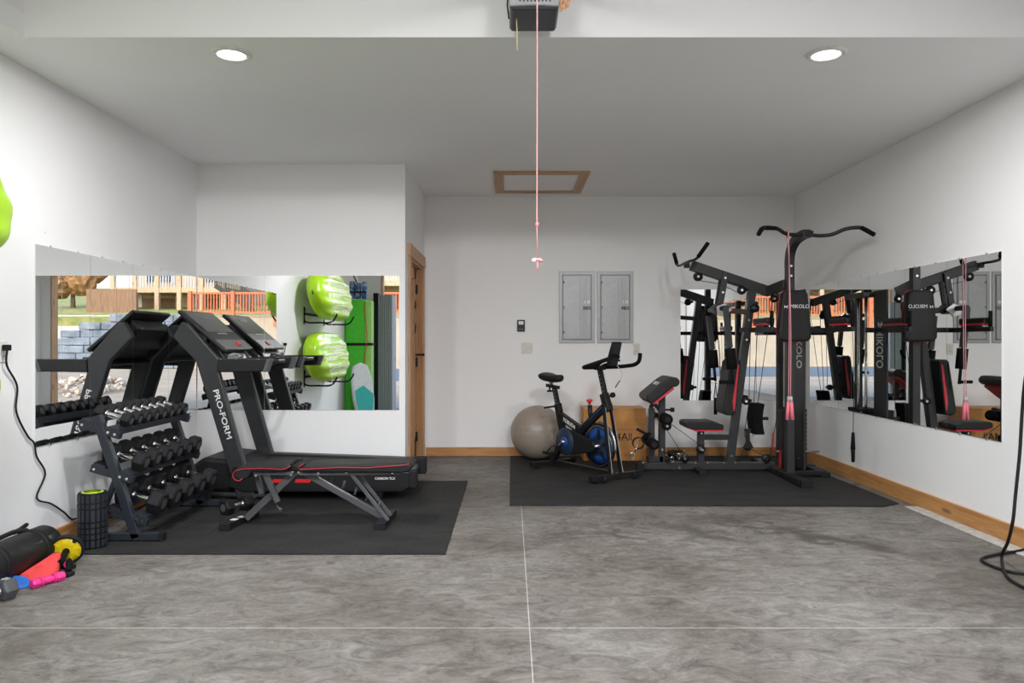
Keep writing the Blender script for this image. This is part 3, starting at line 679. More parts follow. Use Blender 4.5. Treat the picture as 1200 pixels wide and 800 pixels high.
for px, py in ((384, 567), (398, 575), (412, 583), (425.5, 591), (440, 599)):
    x, z = XZ(K, (px, py))[0]; MB().cyl((x, yc, z), (x + 0.012, yc, z + 0.045), 0.008, seg=8).lathe([(0.0, 0.054), (0.012, 0.045), (0.0, 0.036)], (x + 0.012, yc, z), seg=8).build('stop_pin', M['midgrey'], t)
for px, py in ((288, 554), (300, 557), (343, 553), (350, 553.5), (341, 556), (373, 554.5), (406, 553), (460, 553.5)):
    x, z = XZ(K, (px, py))[0]; MB().cyl((x, 5.076, z), (x, 5.088, z), 0.009, seg=8).build('bolt', M['chrome'], t)
MB().beam((-1.905, 5.00, 0.035), (-1.83, 5.40, 0.035), 0.055, 0.045).build('front_foot', M['frame_dk'], t, bevel=0.004)
MB().beam((-0.875, 5.04, 0.035), (-0.85, 5.42, 0.035), 0.06, 0.045).build('rear_foot', M['frame_dk'], t, bevel=0.004)
MB().box(-1.935, -1.865, 4.985, 5.03, TM0, 0.062).build('foot_cap', M['rubberk'], t, bevel=0.006)
MB().box(-0.91, -0.835, 5.02, 5.07, TM0, 0.062).build('foot_cap', M['rubberk'], t, bevel=0.006)
for k in range(2):
    MB().beam((-1.90 + 0.02 * k, 5.12 + 0.08 * k, 0.0585), (-1.86 + 0.02 * k, 5.11 + 0.08 * k, 0.0585), 0.04, 0.003).build('foot_sticker', M['lettering'], t)
MB().cyl((-1.62, yc, 0.15), (-1.57, yc - 0.07, 0.13), 0.005, seg=8).cyl((-1.57, yc - 0.07, 0.13), (-1.555, yc - 0.08, 0.125), 0.012, seg=8).build('pull_pin', M['midgrey'], t)
MB().box(-1.49, -1.43, 5.1, 5.26, 0.395, 0.425).build('pivot_bracket', M['frame_dk'], t, bevel=0.004)
MB().tube([(-1.475, 5.06, 0.44), (-1.47, 5.18, 0.455), (-1.475, 5.3, 0.44)], 0.01, 8).build('hinge_tube', M['rubberk'], t)

# ------------------------------------------------------------------ dumbbell rack
RY0, RY1 = 4.75, 5.75
t = thing('dumbbell_rack', 'dark steel three tier dumbbell rack standing against the left mirror wall', 'dumbbell rack', (-2.42, 5.25, TM0))
def upx(z): return -2.607 + (0.784 - z) / 0.754 * 0.247
TH = math.radians(16.5); AV = Vector((math.cos(TH), 0, -math.sin(TH))); NV = Vector((math.sin(TH), 0, math.cos(TH)))
tiers = [(-2.59, 0.715), (-2.515, 0.435), (-2.42, 0.165)]
for y_ in (RY0, RY1):
    u = MB().beam((upx(0.80), y_, 0.80), (upx(0.03), y_, 0.03), 0.05, 0.055, (1, 0, 0.3)).build('upright', M['rackm'], t, bevel=0.004)
    for k in range(13):
        z = 0.09 + k * 0.055
        MB().cyl((upx(z), y_ - 0.0262, z), (upx(z), y_ - 0.024, z), 0.007, seg=10).build('bolt_hole', M['letter_dk'], u)
    MB().beam((-2.60, y_, 0.04), (-2.20, y_, 0.04), 0.05, 0.045).build('foot', M['rackm'], t, bevel=0.004)
    MB().box(-2.215, -2.185, y_ - 0.03, y_ + 0.03, TM0, 0.068).build('foot_cap', M['rubberk'], t, bevel=0.004)
    MB().box(-2.62, -2.59, y_ - 0.03, y_ + 0.03, TM0, 0.068).build('foot_cap', M['rubberk'], t, bevel=0.004)
    MB().beam((upx(0.42), y_, 0.42), (-2.59, y_, 0.15), 0.03, 0.03).beam((-2.59, y_, 0.16), (-2.585, y_, 0.06), 0.03, 0.03).build('rear_strut', M['rackm'], t, bevel=0.003)
    for cx, cz in tiers:
        c = Vector((cx, y_, cz)); br = MB().beam(c - AV * 0.135, c + AV * 0.135, 0.04, 0.05).build('shelf_bracket', M['rackm'], t, bevel=0.003)
        for s_ in (-0.11, 0.06, 0.105):
            p = c + AV * s_ + Vector((0, -0.0215, 0)); MB().cyl(p, p + Vector((0, -0.006, 0)), 0.009, seg=8).build('bolt', M['chrome'], br)
RH = 0.012
for cx, cz in tiers:
    for s_ in (-0.085, 0.085):
        a = Vector((cx, RY0 - 0.02, cz)) + AV * s_ + NV * 0.031; b_ = Vector((a.x, RY1 + 0.02, a.z))
        m = MB().beam(a, b_, 0.075, 0.012, NV)
        e = AV * (0.0375 if s_ > 0 else -0.0375)
        m.beam(a + e + NV * 0.004 - NV * 0.014, b_ + e - NV * 0.010, 0.006, 0.04, NV)
        m.build('shelf_rail', M['rackm'], t, bevel=0.002)
# dumbbells
def hexhead(q, p0, p1, r, m):
    """hexagonal head with chamfered ends along p0-p1, flat side down"""
    p0 = Vector(p0); p1 = Vector(p1); d = (p1 - p0); L = d.length; d.normalize()
    a = Vector((0, 1, 0)); b = d.cross(a)
    rings = []
    for f, s_ in ((0, 0.80), (0.16, 1), (0.84, 1), (1, 0.80)):
        rings.append([p0 + d * L * f + (a * math.cos(PI / 3 * k) + b * math.sin(PI / 3 * k)) * r * s_ for k in range(6)])
    vs = [v for R in rings for v in R]
    fs = [(k + 6 * j, (k + 1) % 6 + 6 * j, (k + 1) % 6 + 6 * j + 6, k + 6 * j + 6) for j in range(3) for k in range(6)]
    q.faces(vs, fs + [tuple(reversed(range(6))), tuple(range(18, 24))], m)
def make_dumbbell(L, r, hl, lab, group, round_head=False, headm='rubberk', handm='chrome'):
    t_ = thing('dumbbell', lab, 'dumbbell', (0, 0, 0), group, local=True)
    hr = 0.0165
    ht = [(hr * 0.92, -L / 2 + hl), (hr, -L / 6), (hr * 1.15, 0), (hr, L / 6), (hr * 0.92, L / 2 - hl)]
    MB().lathe(ht, (0, 0, 0), 'X', 14).build('handle', M[handm], t_)
    for s_ in (-1, 1):
        q = MB()
        hexhead(q, (s_ * (L / 2 - hl), 0, 0), (s_ * L / 2, 0, 0), r, None)
        hd = q.build('weight_head', M[headm], t_, bevel=0.003)
        MB().cyl((s_ * (L / 2 - hl - 0.012), 0, 0), (s_ * (L / 2 - hl + 0.001), 0, 0), hr * 1.5, seg=14).build('collar', M['chrome'], t_)
        MB().cyl((s_ * (L / 2 - 0.0005), 0, 0), (s_ * (L / 2 + 0.0012), 0, 0), r * 0.45, seg=20).build('end_badge', M['midgrey'], hd)
    return t_
def copy_tree(o, parent=None):
    c = o.copy(); COL.objects.link(c); c.parent = parent
    for ch in list(o.children): copy_tree(ch, c)
    return c
specs = [(8, 0.235, 0.050, 0.062, 'top'), (6, 0.275, 0.068, 0.078, 'middle'), (5, 0.30, 0.082, 0.09, 'bottom')]
ordn = ['nearest', 'second from the camera', 'third from the camera', 'fourth from the camera', 'fifth from the camera', 'sixth from the camera', 'seventh from the camera', 'farthest']
for (n, L, r, hl, tn), (cx, cz) in zip(specs, tiers):
    rot = Matrix.Rotation(TH, 4, 'Y')
    for k in range(n):
        q_ = 'farthest' if k == n - 1 else ordn[k]
        lab = f'black hex dumbbell with chrome handle on the {tn} rack shelf, {q_}'
        if k == 0: proto = make_dumbbell(L, r, hl, lab, f'dumbbells on the {tn} shelf of the rack'); o = proto
        else: o = copy_tree(proto)
        o['label'] = lab
        y_ = RY0 + 0.095 + (RY1 - RY0 - 0.19) * k / (n - 1)
        c = Vector((cx, y_, cz)) + NV * (0.037 + r * math.cos(PI / 6) + 0.0015) + AV * 0.012
        o.location = c; o.rotation_euler = (0, TH, 0)
# lone dumbbell on the mat beside the rack
o = make_dumbbell(0.25, 0.06, 0.075, 'single black dumbbell lying on the mat between rack and treadmill', None)
o.location = (-2.02, 5.55, TM0 + 0.06 * math.cos(PI / 6)); o.rotation_euler = (0, 0, math.radians(60))
# ------------------------------------------------------------------ foam roller and floor clutter
fy = 4.62; fx = (108.5 - CX) / F * fy
t = thing('foam_roller', 'black grid foam roller with lime green core standing on the mat corner', 'foam roller', (fx, fy, TM0))
q = MB(); R0 = 0.079; prof = []
z = TM0
q.lathe([(0.058, TM0 + 0.335), (0.0785, TM0 + 0.335), (R0, TM0 + 0.33), (R0, TM0 + 0.004), (0.074, TM0), (0.058, TM0)], (fx, fy, 0), seg=40)
sl = q.build('foam_sleeve', M['rubberk'], t)
q = MB()
for k in range(18):
    a = 2 * PI * k / 18; ca, sa = math.cos(a), math.sin(a)
    for j, (za, zb_) in enumerate(((0.01, 0.05), (0.06, 0.085), (0.094, 0.12), (0.13, 0.155), (0.165, 0.235), (0.245, 0.27), (0.28, 0.325))):
        p0 = Vector((fx + ca * (R0 + 0.001), fy + sa * (R0 + 0.001), TM0 + za)); p1 = Vector((p0.x, p0.y, TM0 + zb_))
        q.beam(p0, p1, 0.008, 0.017 if k % 3 else 0.021, (-sa, ca, 0))
q.build('grip_pattern', M['rackm'], sl)
MB().lathe([(0.050, TM0 + 0.338), (0.062, TM0 + 0.337), (0.062, TM0 + 0.002), (0.050, TM0 + 0.002)], (fx, fy, 0), seg=40).cyl((fx, fy, TM0 + 0.30), (fx, fy, TM0 + 0.325), 0.051, seg=40).build('core_tube', M['lime'], t)

# rolled exercise mat against the wall
mx, mz, mr_ = -2.675, 0.112, 0.105
t = thing('rolled_mat', 'thick black rolled exercise mat with carry strap lying along the left wall', 'rolled mat', (mx, 4.1, 0.0))
q = MB()
q.lathe([(0.0, 0.005), (mr_ * 0.96, 0), (mr_, 0.01), (mr_, 0.69), (mr_ * 0.96, 0.70), (0.0, 0.695)], (mx, 3.62, mz), 'Y', 40)
roll = q.build('mat_roll', M['vinyl'], t)
sp = []
for k in range(90):
    a = k * 0.35; rr = 0.012 + a * 0.0029
    sp.append((mx + math.cos(a) * rr, 3.618, mz + math.sin(a) * rr))
MB().tube(sp, 0.0018, 5).build('roll_spiral', M['midgrey'], roll)
for y_ in (3.86, 4.19):
    MB().lathe([(mr_, -0.018), (mr_ + 0.004, -0.018), (mr_ + 0.004, 0.018), (mr_, 0.018)], (mx, y_, mz), 'Y', 40).build('strap_band', M['rubberk'], t)
MB().tube(smooth([(mx - 0.02, 4.19, mz + 0.105), (mx - 0.05, 4.12, mz + 0.112), (mx - 0.06, 4.0, mz + 0.105), (mx - 0.05, 3.9, mz + 0.118), (mx - 0.03, 3.86, mz + 0.104)], 4), 0.013, 6).build('carry_strap', M['rubberk'], t)
MB().tube(smooth([(mx - 0.05, 4.12, mz + 0.11), (mx - 0.07, 4.2, mz + 0.105), (mx - 0.075, 4.28, mz + 0.12)], 4), [0.013] * 8 + [0.006], 6).build('strap_end', M['rubberk'], t)

# ab wheel
wy = 4.27; wx, wz = (78.5 - CX) / F * wy, 0.089
t = thing('ab_wheel', 'yellow and black ab roller wheel beside the rolled mat', 'exercise wheel', (wx, wy, 0.0))
Rw = 0.088
def wheel(y_):
    q = MB().lathe([(Rw - 0.012, -0.016), (Rw, -0.012), (Rw + 0.002, 0), (Rw, 0.012), (Rw - 0.012, 0.016), (Rw - 0.012, -0.016)], (0, 0, 0), 'Y', 40)
    return q
ax = Vector((0.30, -0.92, -0.25)).normalized()
rot = Vector((0, -1, 0)).rotation_difference(ax).to_matrix().to_4x4(); mtw = Matrix.Translation((wx, wy, wz)) @ rot
wheel(0).xform(mtw).build('tyre', M['rubberk'], t)
q = MB().lathe([(0.0, -0.009), (0.03, -0.012), (Rw - 0.014, -0.008), (Rw - 0.012, 0.0), (Rw - 0.014, 0.008), (0.03, 0.012), (0, 0.009)], (0, 0, 0), 'Y', 40).xform(mtw)
disc = q.build('wheel_disc', M['yellow'], t)
for k in range(10):
    a = 2 * PI * k / 10
    MB().beam((math.cos(a) * 0.03, -0.011, math.sin(a) * 0.03), (math.cos(a) * 0.078, -0.009, math.sin(a) * 0.078), 0.004, 0.005, (0, 1, 0)).xform(mtw).build('spoke_rib', M['yellow'], disc)
MB().cyl((0.045, -0.008, 0.05), (0.045, -0.0125, 0.05), 0.011).xform(mtw).build('wheel_hole', M['letter_dk'], disc)
MB().cyl((0, 0.1, 0), (0, -0.02, 0), 0.008).xform(mtw).build('axle', M['steel'], t)
MB().cyl((0, -0.02, 0), (0, -0.15, 0), 0.018, 0.0165).xform(mtw).build('handle', M['foam'], t)
MB().cyl((0, 0.03, 0), (0, 0.11, 0), 0.018, 0.0165).xform(mtw).build('handle', M['foam'], t)

# resistance bands / push-up grip, cloths, small weights
def cloth(cx, cy, pts, h, m, name, lab, cat, seed=1):
    """folded sheet: fan of triangles between outline points with ridges"""
    random.seed(seed); q = MB(); n = len(pts); vs = []; 
    rings = 5
    for j in range(rings + 1):
        f = j / rings
        for i, (x, y, z) in enumerate(pts):
            X = cx + (x - cx) * (1 - f * 0.96); Y = cy + (y - cy) * (1 - f * 0.96); Z = z * (1 - f) + h * f + random.uniform(-0.006, 0.008) * (0 < f < 1)
            vs.append((X, Y, max(Z, 0.004)))
    fs = [(j * n + i, j * n + (i + 1) % n, (j + 1) * n + (i + 1) % n, (j + 1) * n + i) for j in range(rings) for i in range(n)]
    fs.append(tuple(range(rings * n, rings * n + n)))
    low = [(x, y, 0.002) for x, y, z in pts]; k0 = len(vs); vs += low
    fs += [(i, (i + 1) % n, k0 + (i + 1) % n, k0 + i) for i in range(n)] + [tuple(range(k0, k0 + n))]
    q.faces(vs, fs, smooth=True); o = q.build(name, m); tag(o, lab, cat); return o
g = lambda px, py, z=0.0: ((px - CX) / F * (F * (CZ - z) / (py - 400)), F * (CZ - z) / (py - 400))
c1 = [(*P(20, 662, 4.02)[:2], .05), (*g(25, 675), .004), (*g(32, 675), .004), (*g(44, 669), .004), (*P(48, 652, 4.13)[:2], .09), (*P(35, 652, 4.14)[:2], .09)]
cloth(-2.555, 4.08, [(-2.60, 3.96, .03), (-2.52, 3.93, .004), (-2.48, 3.99, .004), (-2.47, 4.10, .01), (-2.49, 4.16, .10), (-2.53, 4.17, .10), (-2.565, 4.10, .07)], 0.052, M['towel'], 'exercise_band', 'red folded exercise band in front of the rolled black mat', 'exercise band', 3)
cloth(-2.565, 3.9, [(-2.62, 3.83, .03), (-2.55, 3.82, .004), (-2.50, 3.86, .004), (-2.48, 3.92, .006), (-2.55, 3.955, .03), (-2.59, 3.92, .05)], 0.032, M['bluec'], 'exercise_band', 'blue folded exercise band between the red band and grey dumbbell', 'exercise band', 5)
t = thing('push_up_handle', 'black push up grip lying between the pink dumbbell and yellow wheel', 'exercise grip', (-2.42, 4.14, 0))
MB().tube(smooth([(-2.47, 4.20, 0.02), (-2.45, 4.17, 0.05), (-2.42, 4.12, 0.045), (-2.40, 4.08, 0.02)], 4), 0.017, 8).build('grip', M['foam'], t)
MB().beam((-2.50, 4.21, 0.012), (-2.44, 4.19, 0.012), 0.05, 0.022).build('foot', M['black'], t, bevel=0.005)
MB().beam((-2.43, 4.07, 0.012), (-2.37, 4.06, 0.012), 0.05, 0.022).build('foot', M['black'], t, bevel=0.005)
MB().cyl((-2.455, 4.165, 0.038), (-2.45, 4.155, 0.036), 0.02).build('accent_ring', M['pink'], t)
o = make_dumbbell(0.17, 0.026, 0.045, 'small bright pink dumbbell on the concrete at the lower left', None, headm='pink', handm='pink')
for ch in o.children:
    for c in [ch] + list(ch.children):
        if c.name.startswith(('end_badge', 'collar')): c.data.materials[0] = M['pink']
o.location = (-2.42, 3.93, 0.0235); o.rotation_euler = (0, 0, math.radians(62))
o = make_dumbbell(0.21, 0.058, 0.07, 'grey hex dumbbell at the left picture edge beside the pink one', None, headm='greyhex', handm='chrome')
o.location = (-2.51, 3.635, 0.051); o.rotation_euler = (0, 0, math.radians(68))
text('12', 0.04, 'weight_number', M['lettering'], o, basis((0, 1, 0), (-1, 0, 0), (0.07, 0, 0.0503)), depth=0.001)
# ------------------------------------------------------------------ exercise ball, plyo box
bx, by, br = 0.29, 8.03, 0.287
t = thing('exercise_ball', 'large taupe exercise ball at the back wall behind the bike', 'exercise ball', (bx, by, 0.0))
q = MB(); prof = []
for k in range(49):
    a = -PI / 2 + PI * k / 48; rr = br + (0.0018 if (k % 3 == 0 and 8 < k < 40) else 0)
    prof.append((math.cos(a) * rr, br + 0.002 + math.sin(a) * rr))
q.lathe(prof, (bx, by, 0.0105), seg=64).build('ball_skin', M['ball'], t)
MB().cyl((bx - 0.12, by - 0.255, 0.36), (bx - 0.125, by - 0.268, 0.363), 0.012).build('plug', M['ball'], t)
x0, x1 = P(684, 0, 7.93)[0], P(757, 0, 7.93)[0]
t = thing('plyo_box', 'wooden plyometric jump box with black lettering against the back wall', 'box', ((x0 + x1) / 2, 8.1, 0.011))
zt = P(0, 478.5, 7.93)[2]
th = 0.018
MB().box(x0, x1, 7.93, 7.93 + th, TM0, zt).build('front_panel', M['ply'], t, bevel=0.002)
MB().box(x0, x1, 8.29 - th, 8.29, TM0, zt).build('rear_panel', M['ply'], t, bevel=0.002)
MB().box(x0, x1, 7.93 + th, 8.29 - th, zt - th, zt).build('top_panel', M['ply'], t, bevel=0.002)
for xx in (x0, x1 - th):
    s = MB().box(xx, xx + th, 7.93 + th, 8.29 - th, TM0, zt - th).build('side_panel', M['ply'], t, bevel=0.002)
    MB().prism([(8.11 + math.cos(k * PI / 8) * (0.05 if math.cos(k * PI / 8) != 0 else 0), 0.40 + math.sin(k * PI / 8) * 0.02) for k in range(16)], 'X', xx - 0.001, xx + th + 0.001).build('hand_hole', M['letter_dk'], s)
text('X4All', 0.115, 'box_lettering', M['letter_dk'], t, basis((1, 0, 0), (0, 0, 1), (P(727, 512, 7.93)[0], 7.928, P(0, 512, 7.93)[2])), space=0.95)

# ------------------------------------------------------------------ exercise bike (local: x = forward, y = rider's left)
t = thing('exercise_bike', 'black indoor cycling bike with blue flywheel on the right-hand mat', 'exercise bike', (0.43, 7.55, 0.011), local=True, rz=math.atan2(-0.821, 0.571))
def lb(p0, p1, w, h, nm, m='black', up=(0, 0, 1), par=None, bev=0.004): return MB().beam(p0, p1, w, h, up).build(nm, M[m], par or t, bevel=bev)
def wheel_prof(R, c): return [(R - 0.02, -c), (R, -c * 0.7), (R, c * 0.7), (R - 0.02, c), (R - 0.02, -c)]
FX, FZ = 0.70, 0.29
MB().lathe([(0.165, -0.02), (0.2, -0.018), (0.203, 0), (0.2, 0.018), (0.165, 0.02)], (FX, 0, FZ), 'Y', 48).build('flywheel_rim', M['black'], t)
fw = MB().lathe([(0.0, -0.012), (0.05, -0.014), (0.06, -0.006), (0.155, -0.006), (0.168, -0.02), (0.168, 0.02), (0.155, 0.006), (0.06, 0.006), (0.05, 0.014), (0, 0.012)], (FX, 0, FZ), 'Y', 48).build('flywheel_disc', M['navy'], t)
MB().lathe([(0.182, -0.0195), (0.19, -0.02), (0.19, -0.0205), (0.182, -0.0205)], (FX, 0, FZ), 'Y', 48).build('flywheel_ring', M['steel'], fw)
MB().lathe([(0.10, -0.0065), (0.15, -0.0065), (0.165, -0.0185), (0.172, -0.0212), (0.10, -0.0075)], (FX, 0, FZ), 'Y', 48).build('blue_band', M['blue'], fw)
for k in range(5):
    a = 2 * PI * k / 5 + 0.3; MB().beam((FX + math.cos(a) * 0.05, -0.012, FZ + math.sin(a) * 0.05), (FX + math.cos(a) * 0.155, -0.012, FZ + math.sin(a) * 0.155), 0.03, 0.012, (0, 1, 0)).build('spoke', M['black'], fw)
MB().cyl((FX, -0.07, FZ), (FX, 0.07, FZ), 0.018).build('axle', M['steel'], t)
# front guard band of bright metal around the wheel
MB().tube([(FX + math.cos(a) * 0.214, 0.0, FZ + math.sin(a) * 0.214) for a in [math.radians(-10 + 8 * k) for k in range(14)]], 0.012, 6).build('wheel_guard', M['steel'], t)
KX, KZ = 0.29, 0.29
# belt cover: two discs joined
def hull(c0, r0, c1, r1, n=16):
    pts = [(c0[0] + r0 * math.cos(a), c0[1] + r0 * math.sin(a)) for a in [math.radians(90 + 180 * k / n) for k in range(n + 1)]]
    return pts + [(c1[0] + r1 * math.cos(a), c1[1] + r1 * math.sin(a)) for a in [math.radians(-90 + 180 * k / n) for k in range(n + 1)]]
cov = MB().prism(hull((KX, KZ), 0.135, (FX - 0.05, FZ - 0.0), 0.062), 'Y', -0.085, -0.045).build('belt_cover', M['black'], t, bevel=0.012)
MB().lathe([(0.0, -0.092), (0.05, -0.094), (0.13, -0.088), (0.134, -0.08), (0.0, -0.08)], (KX, 0, KZ), 'Y', 40).build('crank_disc', M['navy'], cov)
MB().lathe([(0.0, -0.10), (0.045, -0.10), (0.05, -0.09), (0, -0.09)], (KX, 0, KZ), 'Y', 24).build('crank_hub', M['blue'], cov)
MB().prism(hull((KX, KZ), 0.12, (FX - 0.05, FZ), 0.055), 'Y', 0.045, 0.08).build('belt_cover', M['black'], t, bevel=0.012)
MB().cyl((KX, -0.13, KZ), (KX, 0.13, KZ), 0.016).build('crank_axle', M['steel'], t)
ca = math.radians(222)
for s_, a in ((-1, ca), (1, ca + PI)):
    e = Vector((KX + math.cos(a) * 0.165, s_ * 0.115, KZ + math.sin(a) * 0.165))
    lb((KX, s_ * 0.11, KZ), e, 0.016, 0.03, 'crank_arm', 'chrome', up=(0, 1, 0))
    pd = MB().box(e.x - 0.05, e.x + 0.05, min(e.y, e.y + s_ * 0.11) , max(e.y, e.y + s_ * 0.11), e.z - 0.014, e.z + 0.014).build('pedal', M['black'], t, bevel=0.005)
    MB().tube([(e.x + 0.02, e.y + s_ * 0.01, e.z + 0.014), (e.x + 0.07, e.y + s_ * 0.02, e.z + 0.07), (e.x + 0.07, e.y + s_ * 0.09, e.z + 0.07), (e.x + 0.02, e.y + s_ * 0.105, e.z + 0.014)], 0.008, 6).build('toe_cage', M['black'], pd)
# stabilisers
for xx, hw, nm in ((0.0, 0.25, 'rear_stabiliser'), (0.92, 0.28, 'front_stabiliser')):
    s = lb((xx, -hw, 0.05), (xx, hw, 0.05), 0.055, 0.035, nm, 'frame_dk')
    for s_ in (-1, 1):
        MB().box(xx - 0.035, xx + 0.035, s_ * hw - 0.02, s_ * hw + 0.02, 0.02, 0.075).build('end_cap', M['rubberk'], s, bevel=0.008)
        MB().cyl((xx, s_ * (hw - 0.045), 0.0), (xx, s_ * (hw - 0.045), 0.035), 0.022, 0.016).build('levelling_foot', M['rubberk'], s)
for s_ in (-1, 1): MB().cyl((0.965, s_ * 0.17, 0.035), (0.965, s_ * 0.2, 0.035), 0.03).build('transport_wheel', M['rubberk'], t)
lb((0.0, 0, 0.06), (0.9, 0, 0.06), 0.04, 0.035, 'base_tube', 'frame_dk')
lb((0.0, 0, 0.07), (0.19, 0, 0.30), 0.045, 0.05, 'rear_stay', 'frame_dk', up=(1, 0, 0))
# V frame
lb((0.19, 0, 0.27), (0.075, 0, 0.64), 0.05, 0.065, 'seat_tube', 'black', up=(1, 0, 0))
lb((0.13, 0, 0.52), (0.44, 0, 0.405), 0.05, 0.075, 'main_tube', 'black')
lb((0.42, 0, 0.39), (0.80, 0, 0.68), 0.045, 0.065, 'main_tube', 'black')
text('YOSUDA', 0.05, 'frame_lettering', M['lettering'], t, basis((0.30, 0, -0.112), (0.112, 0, 0.30), (0.285, -0.0265, 0.463)), bold=0.0006)
MB().tube([(0.45, -0.03, 0.415), (0.62, -0.033, 0.545), (0.78, -0.03, 0.668)], 0.004, 6).build('blue_stripe', M['blue'], t)
for s_ in (-1, 1):
    lb((0.80, s_ * 0.04, 0.69), (0.92, s_ * 0.065, 0.07), 0.018, 0.04, 'fork_leg', 'black', up=(1, 0, 0))
    MB().beam((0.826, s_ * 0.04 - 0.0, 0.66), (0.944, s_ * 0.065, 0.075), 0.003, 0.004, (1, 0, 0)).build('fork_edge', M['lightgrey'], t)
MB().beam((0.825, 0, 0.62), (0.76, 0, 0.78), 0.065, 0.07, (1, 0, 0)).build('head_tube', M['black'], t, bevel=0.008)
hp = lb((0.785, 0, 0.74), (0.70, 0, 1.01), 0.035, 0.045, 'handlebar_post', 'black', up=(1, 0, 0))
for k in range(7):
    p = Vector((0.785, -0.019, 0.75)).lerp(Vector((0.70, -0.019, 1.0)), (k + 0.5) / 7); MB().cyl(p, p + Vector((0, 0.002, 0)), 0.004, seg=8).build('adjusting_hole', M['lightgrey'], hp)
MB().cyl((0.83, 0, 0.76), (0.87, 0, 0.77), 0.009).cyl((0.865, 0, 0.77), (0.89, 0, 0.775), 0.024).build('lock_knob', M['rubberk'], t)
MB().cyl((0.58, 0.0, 0.52), (0.56, 0.0, 0.66), 0.022).build('resistance_stem', M['black'], t)
MB().lathe([(0.0, 0.0), (0.012, 0), (0.014, 0.02), (0.03, 0.03), (0.03, 0.045), (0.018, 0.05), (0.0, 0.05)], (0.558, 0, 0.665), seg=20).build('resistance_knob', M['redp'], t)
# bottle cage and seat
sp_ = lb((0.10, 0, 0.56), (0.02, 0, 0.80), 0.035, 0.045, 'seat_post', 'black', up=(1, 0, 0))
for k in range(5):
    p = Vector((0.085, -0.019, 0.63)).lerp(Vector((0.03, -0.019, 0.79)), (k + 0.5) / 5); MB().cyl(p, p + Vector((0, 0.002, 0)), 0.004, seg=8).build('adjusting_hole', M['lightgrey'], sp_)
lb((-0.10, 0, 0.815), (0.09, 0, 0.80), 0.035, 0.032, 'seat_slider', 'black')
MB().cyl((-0.055, 0, 0.80), (-0.055, 0, 0.765), 0.009).cyl((-0.055, 0, 0.767), (-0.055, 0, 0.75), 0.028).build('slider_knob', M['rubberk'], t)
MB().cyl((0.10, -0.03, 0.62), (0.02, -0.13, 0.60), 0.01).build('seat_lever', M['rubberk'], t)
MB().cyl((-0.03, 0, 0.82), (-0.03, 0, 0.875), 0.018).build('saddle_clamp', M['steel'], t)
q = MB(); N_ = 14; rows = []
for k in range(N_ + 1):
    f = k / N_; x = -0.13 + 0.27 * f; w = 0.10 * (1 - f) ** 0.55 * (0.55 + 0.45 * min(1, f * 8 + .3)) + 0.022; rows.append((x, w, 0.92 - 0.012 * math.sin(f * PI) - 0.018 * f))
vs = []; S_ = 14
for x, w, z in rows:
    for j in range(S_):
        a = 2 * PI * j / S_; vs.append((x, math.cos(a) * w, z + (math.sin(a) * (0.03 if math.sin(a) > 0 else 0.055 * (0.6 + 4 * w)))))
fs = [(i * S_ + j, i * S_ + (j + 1) % S_, (i + 1) * S_ + (j + 1) % S_, (i + 1) * S_ + j) for i in range(N_) for j in range(S_)] + [tuple(range(S_)), tuple(range(N_ * S_, (N_ + 1) * S_))]
q.faces(vs, fs, smooth=True); q.build('saddle', M['vinyl'], t, sub=1)
# handlebars
MB().box(0.67, 0.74, -0.05, 0.05, 0.995, 1.035).build('handlebar_clamp', M['black'], t, bevel=0.008)
for s_ in (-1, 1):
    hb = [(0.80, 0.245, 1.03), (0.90, 0.25, 1.045), (0.96, 0.25, 1.08), (0.98, 0.245, 1.15)] if s_ > 0 else [(0.79, -0.235, 1.035), (0.87, -0.21, 1.06), (0.93, -0.15, 1.09), (0.95, -0.09, 1.11)]
    MB().tube(smooth([(0.70, 0, 1.02), (0.71, s_ * 0.12, 1.02), (0.73, s_ * 0.215, 1.022)] + hb, 5), 0.0185, 10).build('handlebar', M['foam'], t)
    MB().tube(smooth([(0.70, s_ * 0.03, 1.03), (0.80, s_ * 0.07, 1.07), (0.90, s_ * 0.05, 1.115), (0.93, 0, 1.13)], 5), 0.014, 8).build('inner_bar', M['foam'], t)
MB().prism([(0.855, 1.09), (0.90, 1.08), (0.945, 1.25), (0.925, 1.26)], 'Y', -0.055, 0.055).build('tablet_holder', M['blackgl'], t, bevel=0.006)
MB().box(0.84, 0.9, -0.075, 0.075, 1.075, 1.095).build('tablet_ledge', M['black'], t, bevel=0.004)
MB().box(0.845, 0.90, -0.045, 0.045, 1.04, 1.1).build('monitor', M['black'], t, bevel=0.006)
MB().tube(smooth([(0.88, 0.02, 1.07), (0.93, 0.06, 0.98), (0.92, 0.05, 0.9), (0.88, 0.03, 0.84)], 5), 0.003, 6).build('sensor_cable', M['lightgrey'], t)
MB().tube([(0.92, 0.05, 0.905), (0.88, 0.03, 0.84)], 0.0055, 6).build('cable_sleeve', M['rubberk'], t)

